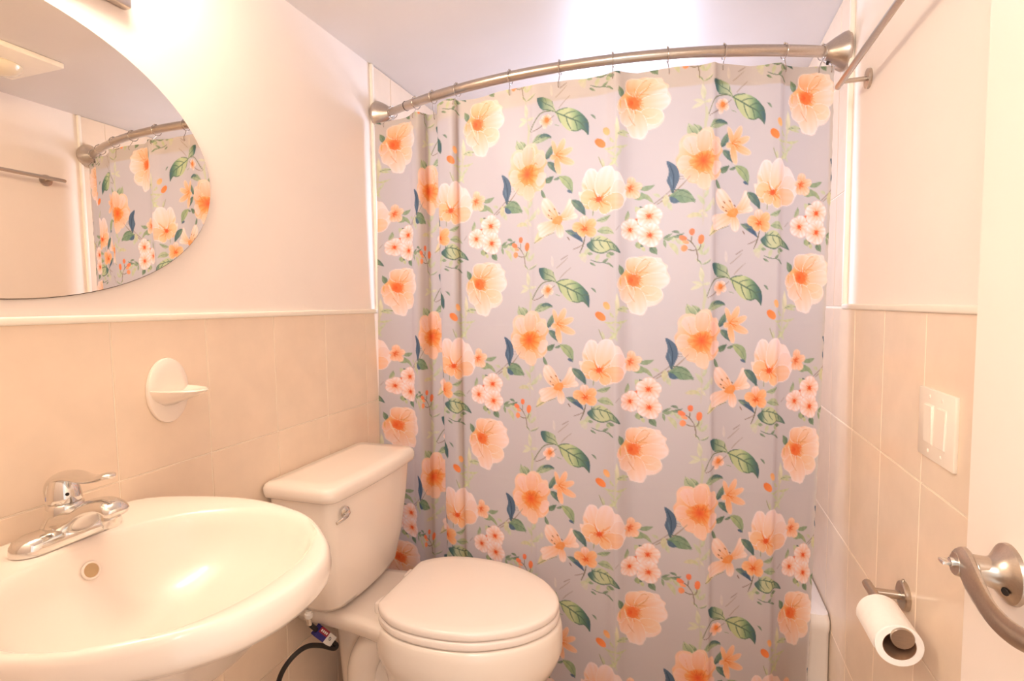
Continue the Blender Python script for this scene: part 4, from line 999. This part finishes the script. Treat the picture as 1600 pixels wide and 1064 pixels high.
# ------------------------------------------------------------------ toilet paper holder and roll
HX, HY0, HZ = 1.356, 1.142, 0.683
ph = thing('toilet_paper_holder', 'brushed nickel toilet paper holder with round wall plate', 'paper holder', (W-0.006, HY0, HZ))
MB().lathe([(0.0, 0.0), (0.0255, 0.0), (0.0265, 0.002), (0.0265, 0.008), (0.0245, 0.010), (0.0, 0.0105)], (W-0.0055, HY0, HZ), (-1, 0, 0), 36).build('wall_plate', M['nickel'], ph)
MB().tube([(W-0.014, HY0, HZ), (HX, HY0, HZ)], 0.0078, 18).build('post', M['nickel'], ph)
MB().tube([(HX, HY0+0.032, HZ), (HX, 1.004, HZ)], 0.0085, 18).build('bar', M['nickel'], ph)
MB().lathe([(0.0, 0.0), (0.0165, 0.0), (0.0175, 0.0015), (0.0175, 0.010), (0.0085, 0.013)], (HX, 0.990, HZ), (0, 1, 0), 28).build('end_cap', M['nickel'], ph)
MB().tube([(W-0.0105, HY0+0.004, HZ+0.0255), (W-0.0105, HY0+0.004, HZ+0.0295)], 0.002, 8).build('set_screw', M['nickel'], ph)
rl = thing('toilet_roll', 'nearly used up white toilet paper roll on the nickel bar', 'toilet paper', (HX-0.002, 1.05, HZ-0.05))
rc = (HX-0.003, 0.994, HZ-0.0150)
b = MB(); b.loft([[(rc[0]+r*math.cos(q), y, rc[2]+r*math.sin(q)) for q in [2*math.pi*k/56 for k in range(56)]] for r, y in ((0.0242, 1.0945), (0.0340, 1.0945), (0.0350, 1.0935), (0.0350, 0.9955), (0.0340, 0.9945), (0.0242, 0.9945), (0.0242, 1.0945))], False, False)
b.build('paper', M['paper'], rl)
b = MB(); b.loft([[(rc[0]+r*math.cos(q), y, rc[2]+r*math.sin(q)) for q in [2*math.pi*k/40 for k in range(40)]] for r, y in ((0.0241, 1.0942), (0.0241, 0.9952), (0.0232, 0.9952), (0.0232, 1.0942), (0.0241, 1.0942))], False, False)
b.build('cardboard_core', M['card'], rl)
b = MB()   # loose end of the sheet lying on the roll
sheet = [(rc[0]+(0.0352+0.0012*max(0, t-0.6)*2.5)*math.cos(math.radians(100+95*t)), rc[2]+(0.0352+0.0012*max(0, t-0.6)*2.5)*math.sin(math.radians(100+95*t))) for t in np.linspace(0, 1, 14)]
b.loft([[(x, y, z) for x, z in sheet]+[(x+0.0005*(x-rc[0])/0.04, y, z+0.0005*(z-rc[2])/0.04) for x, z in sheet[::-1]] for y in (0.9965, 1.0925)])
b.build('loose_sheet', M['paper'], rl)

# ------------------------------------------------------------------ towel bar
BX, BZ = 1.360, 1.752
tb = thing('towel_bar', 'brushed nickel towel bar high on the right wall', 'towel bar', (W, 1.2, BZ))
MB().tube([(BX, 1.512, BZ), (BX, 1.508, BZ), (BX, 0.905, BZ), (BX, 0.900, BZ)], [0.006, 0.0072, 0.0072, 0.006], 16).build('bar', M['nickel'], tb)
for y in (1.475, 0.937):
    MB().lathe([(0.0, 0.0), (0.0215, 0.0), (0.0225, 0.002), (0.0220, 0.007), (0.0, 0.008)], (W, y, BZ), (-1, 0, 0), 28).build('wall_plate', M['nickel'], tb)
    MB().tube([(W-0.007, y, BZ), (BX, y, BZ)], 0.0055, 14).build('post', M['nickel'], tb)

# ------------------------------------------------------------------ ceiling exhaust fan (seen in the mirror)
fan = thing('ceiling_fan_vent', 'cream square exhaust fan cover with round lens, seen in the mirror', 'exhaust fan', (1.08, 1.14, H))
MB().box(0.95, 1.21, 1.01, 1.27, H-0.018, H, 0.004, 2).build('cover', M['trim'], fan)
MB().lathe([(0.058, 0.0), (0.060, 0.004), (0.055, 0.018), (0.040, 0.028), (0.018, 0.033), (0.0, 0.034)], (1.10, 1.17, H-0.018), (0, 0, -1), 32).build('lens', M['lens'], fan)
for k in range(6):
    MB().box(0.965, 1.195, 1.022+k*0.012, 1.028+k*0.012, H-0.0195, H-0.0175).build('vent_slot', M['dark'] if False else M['grout'], fan, smooth=False)
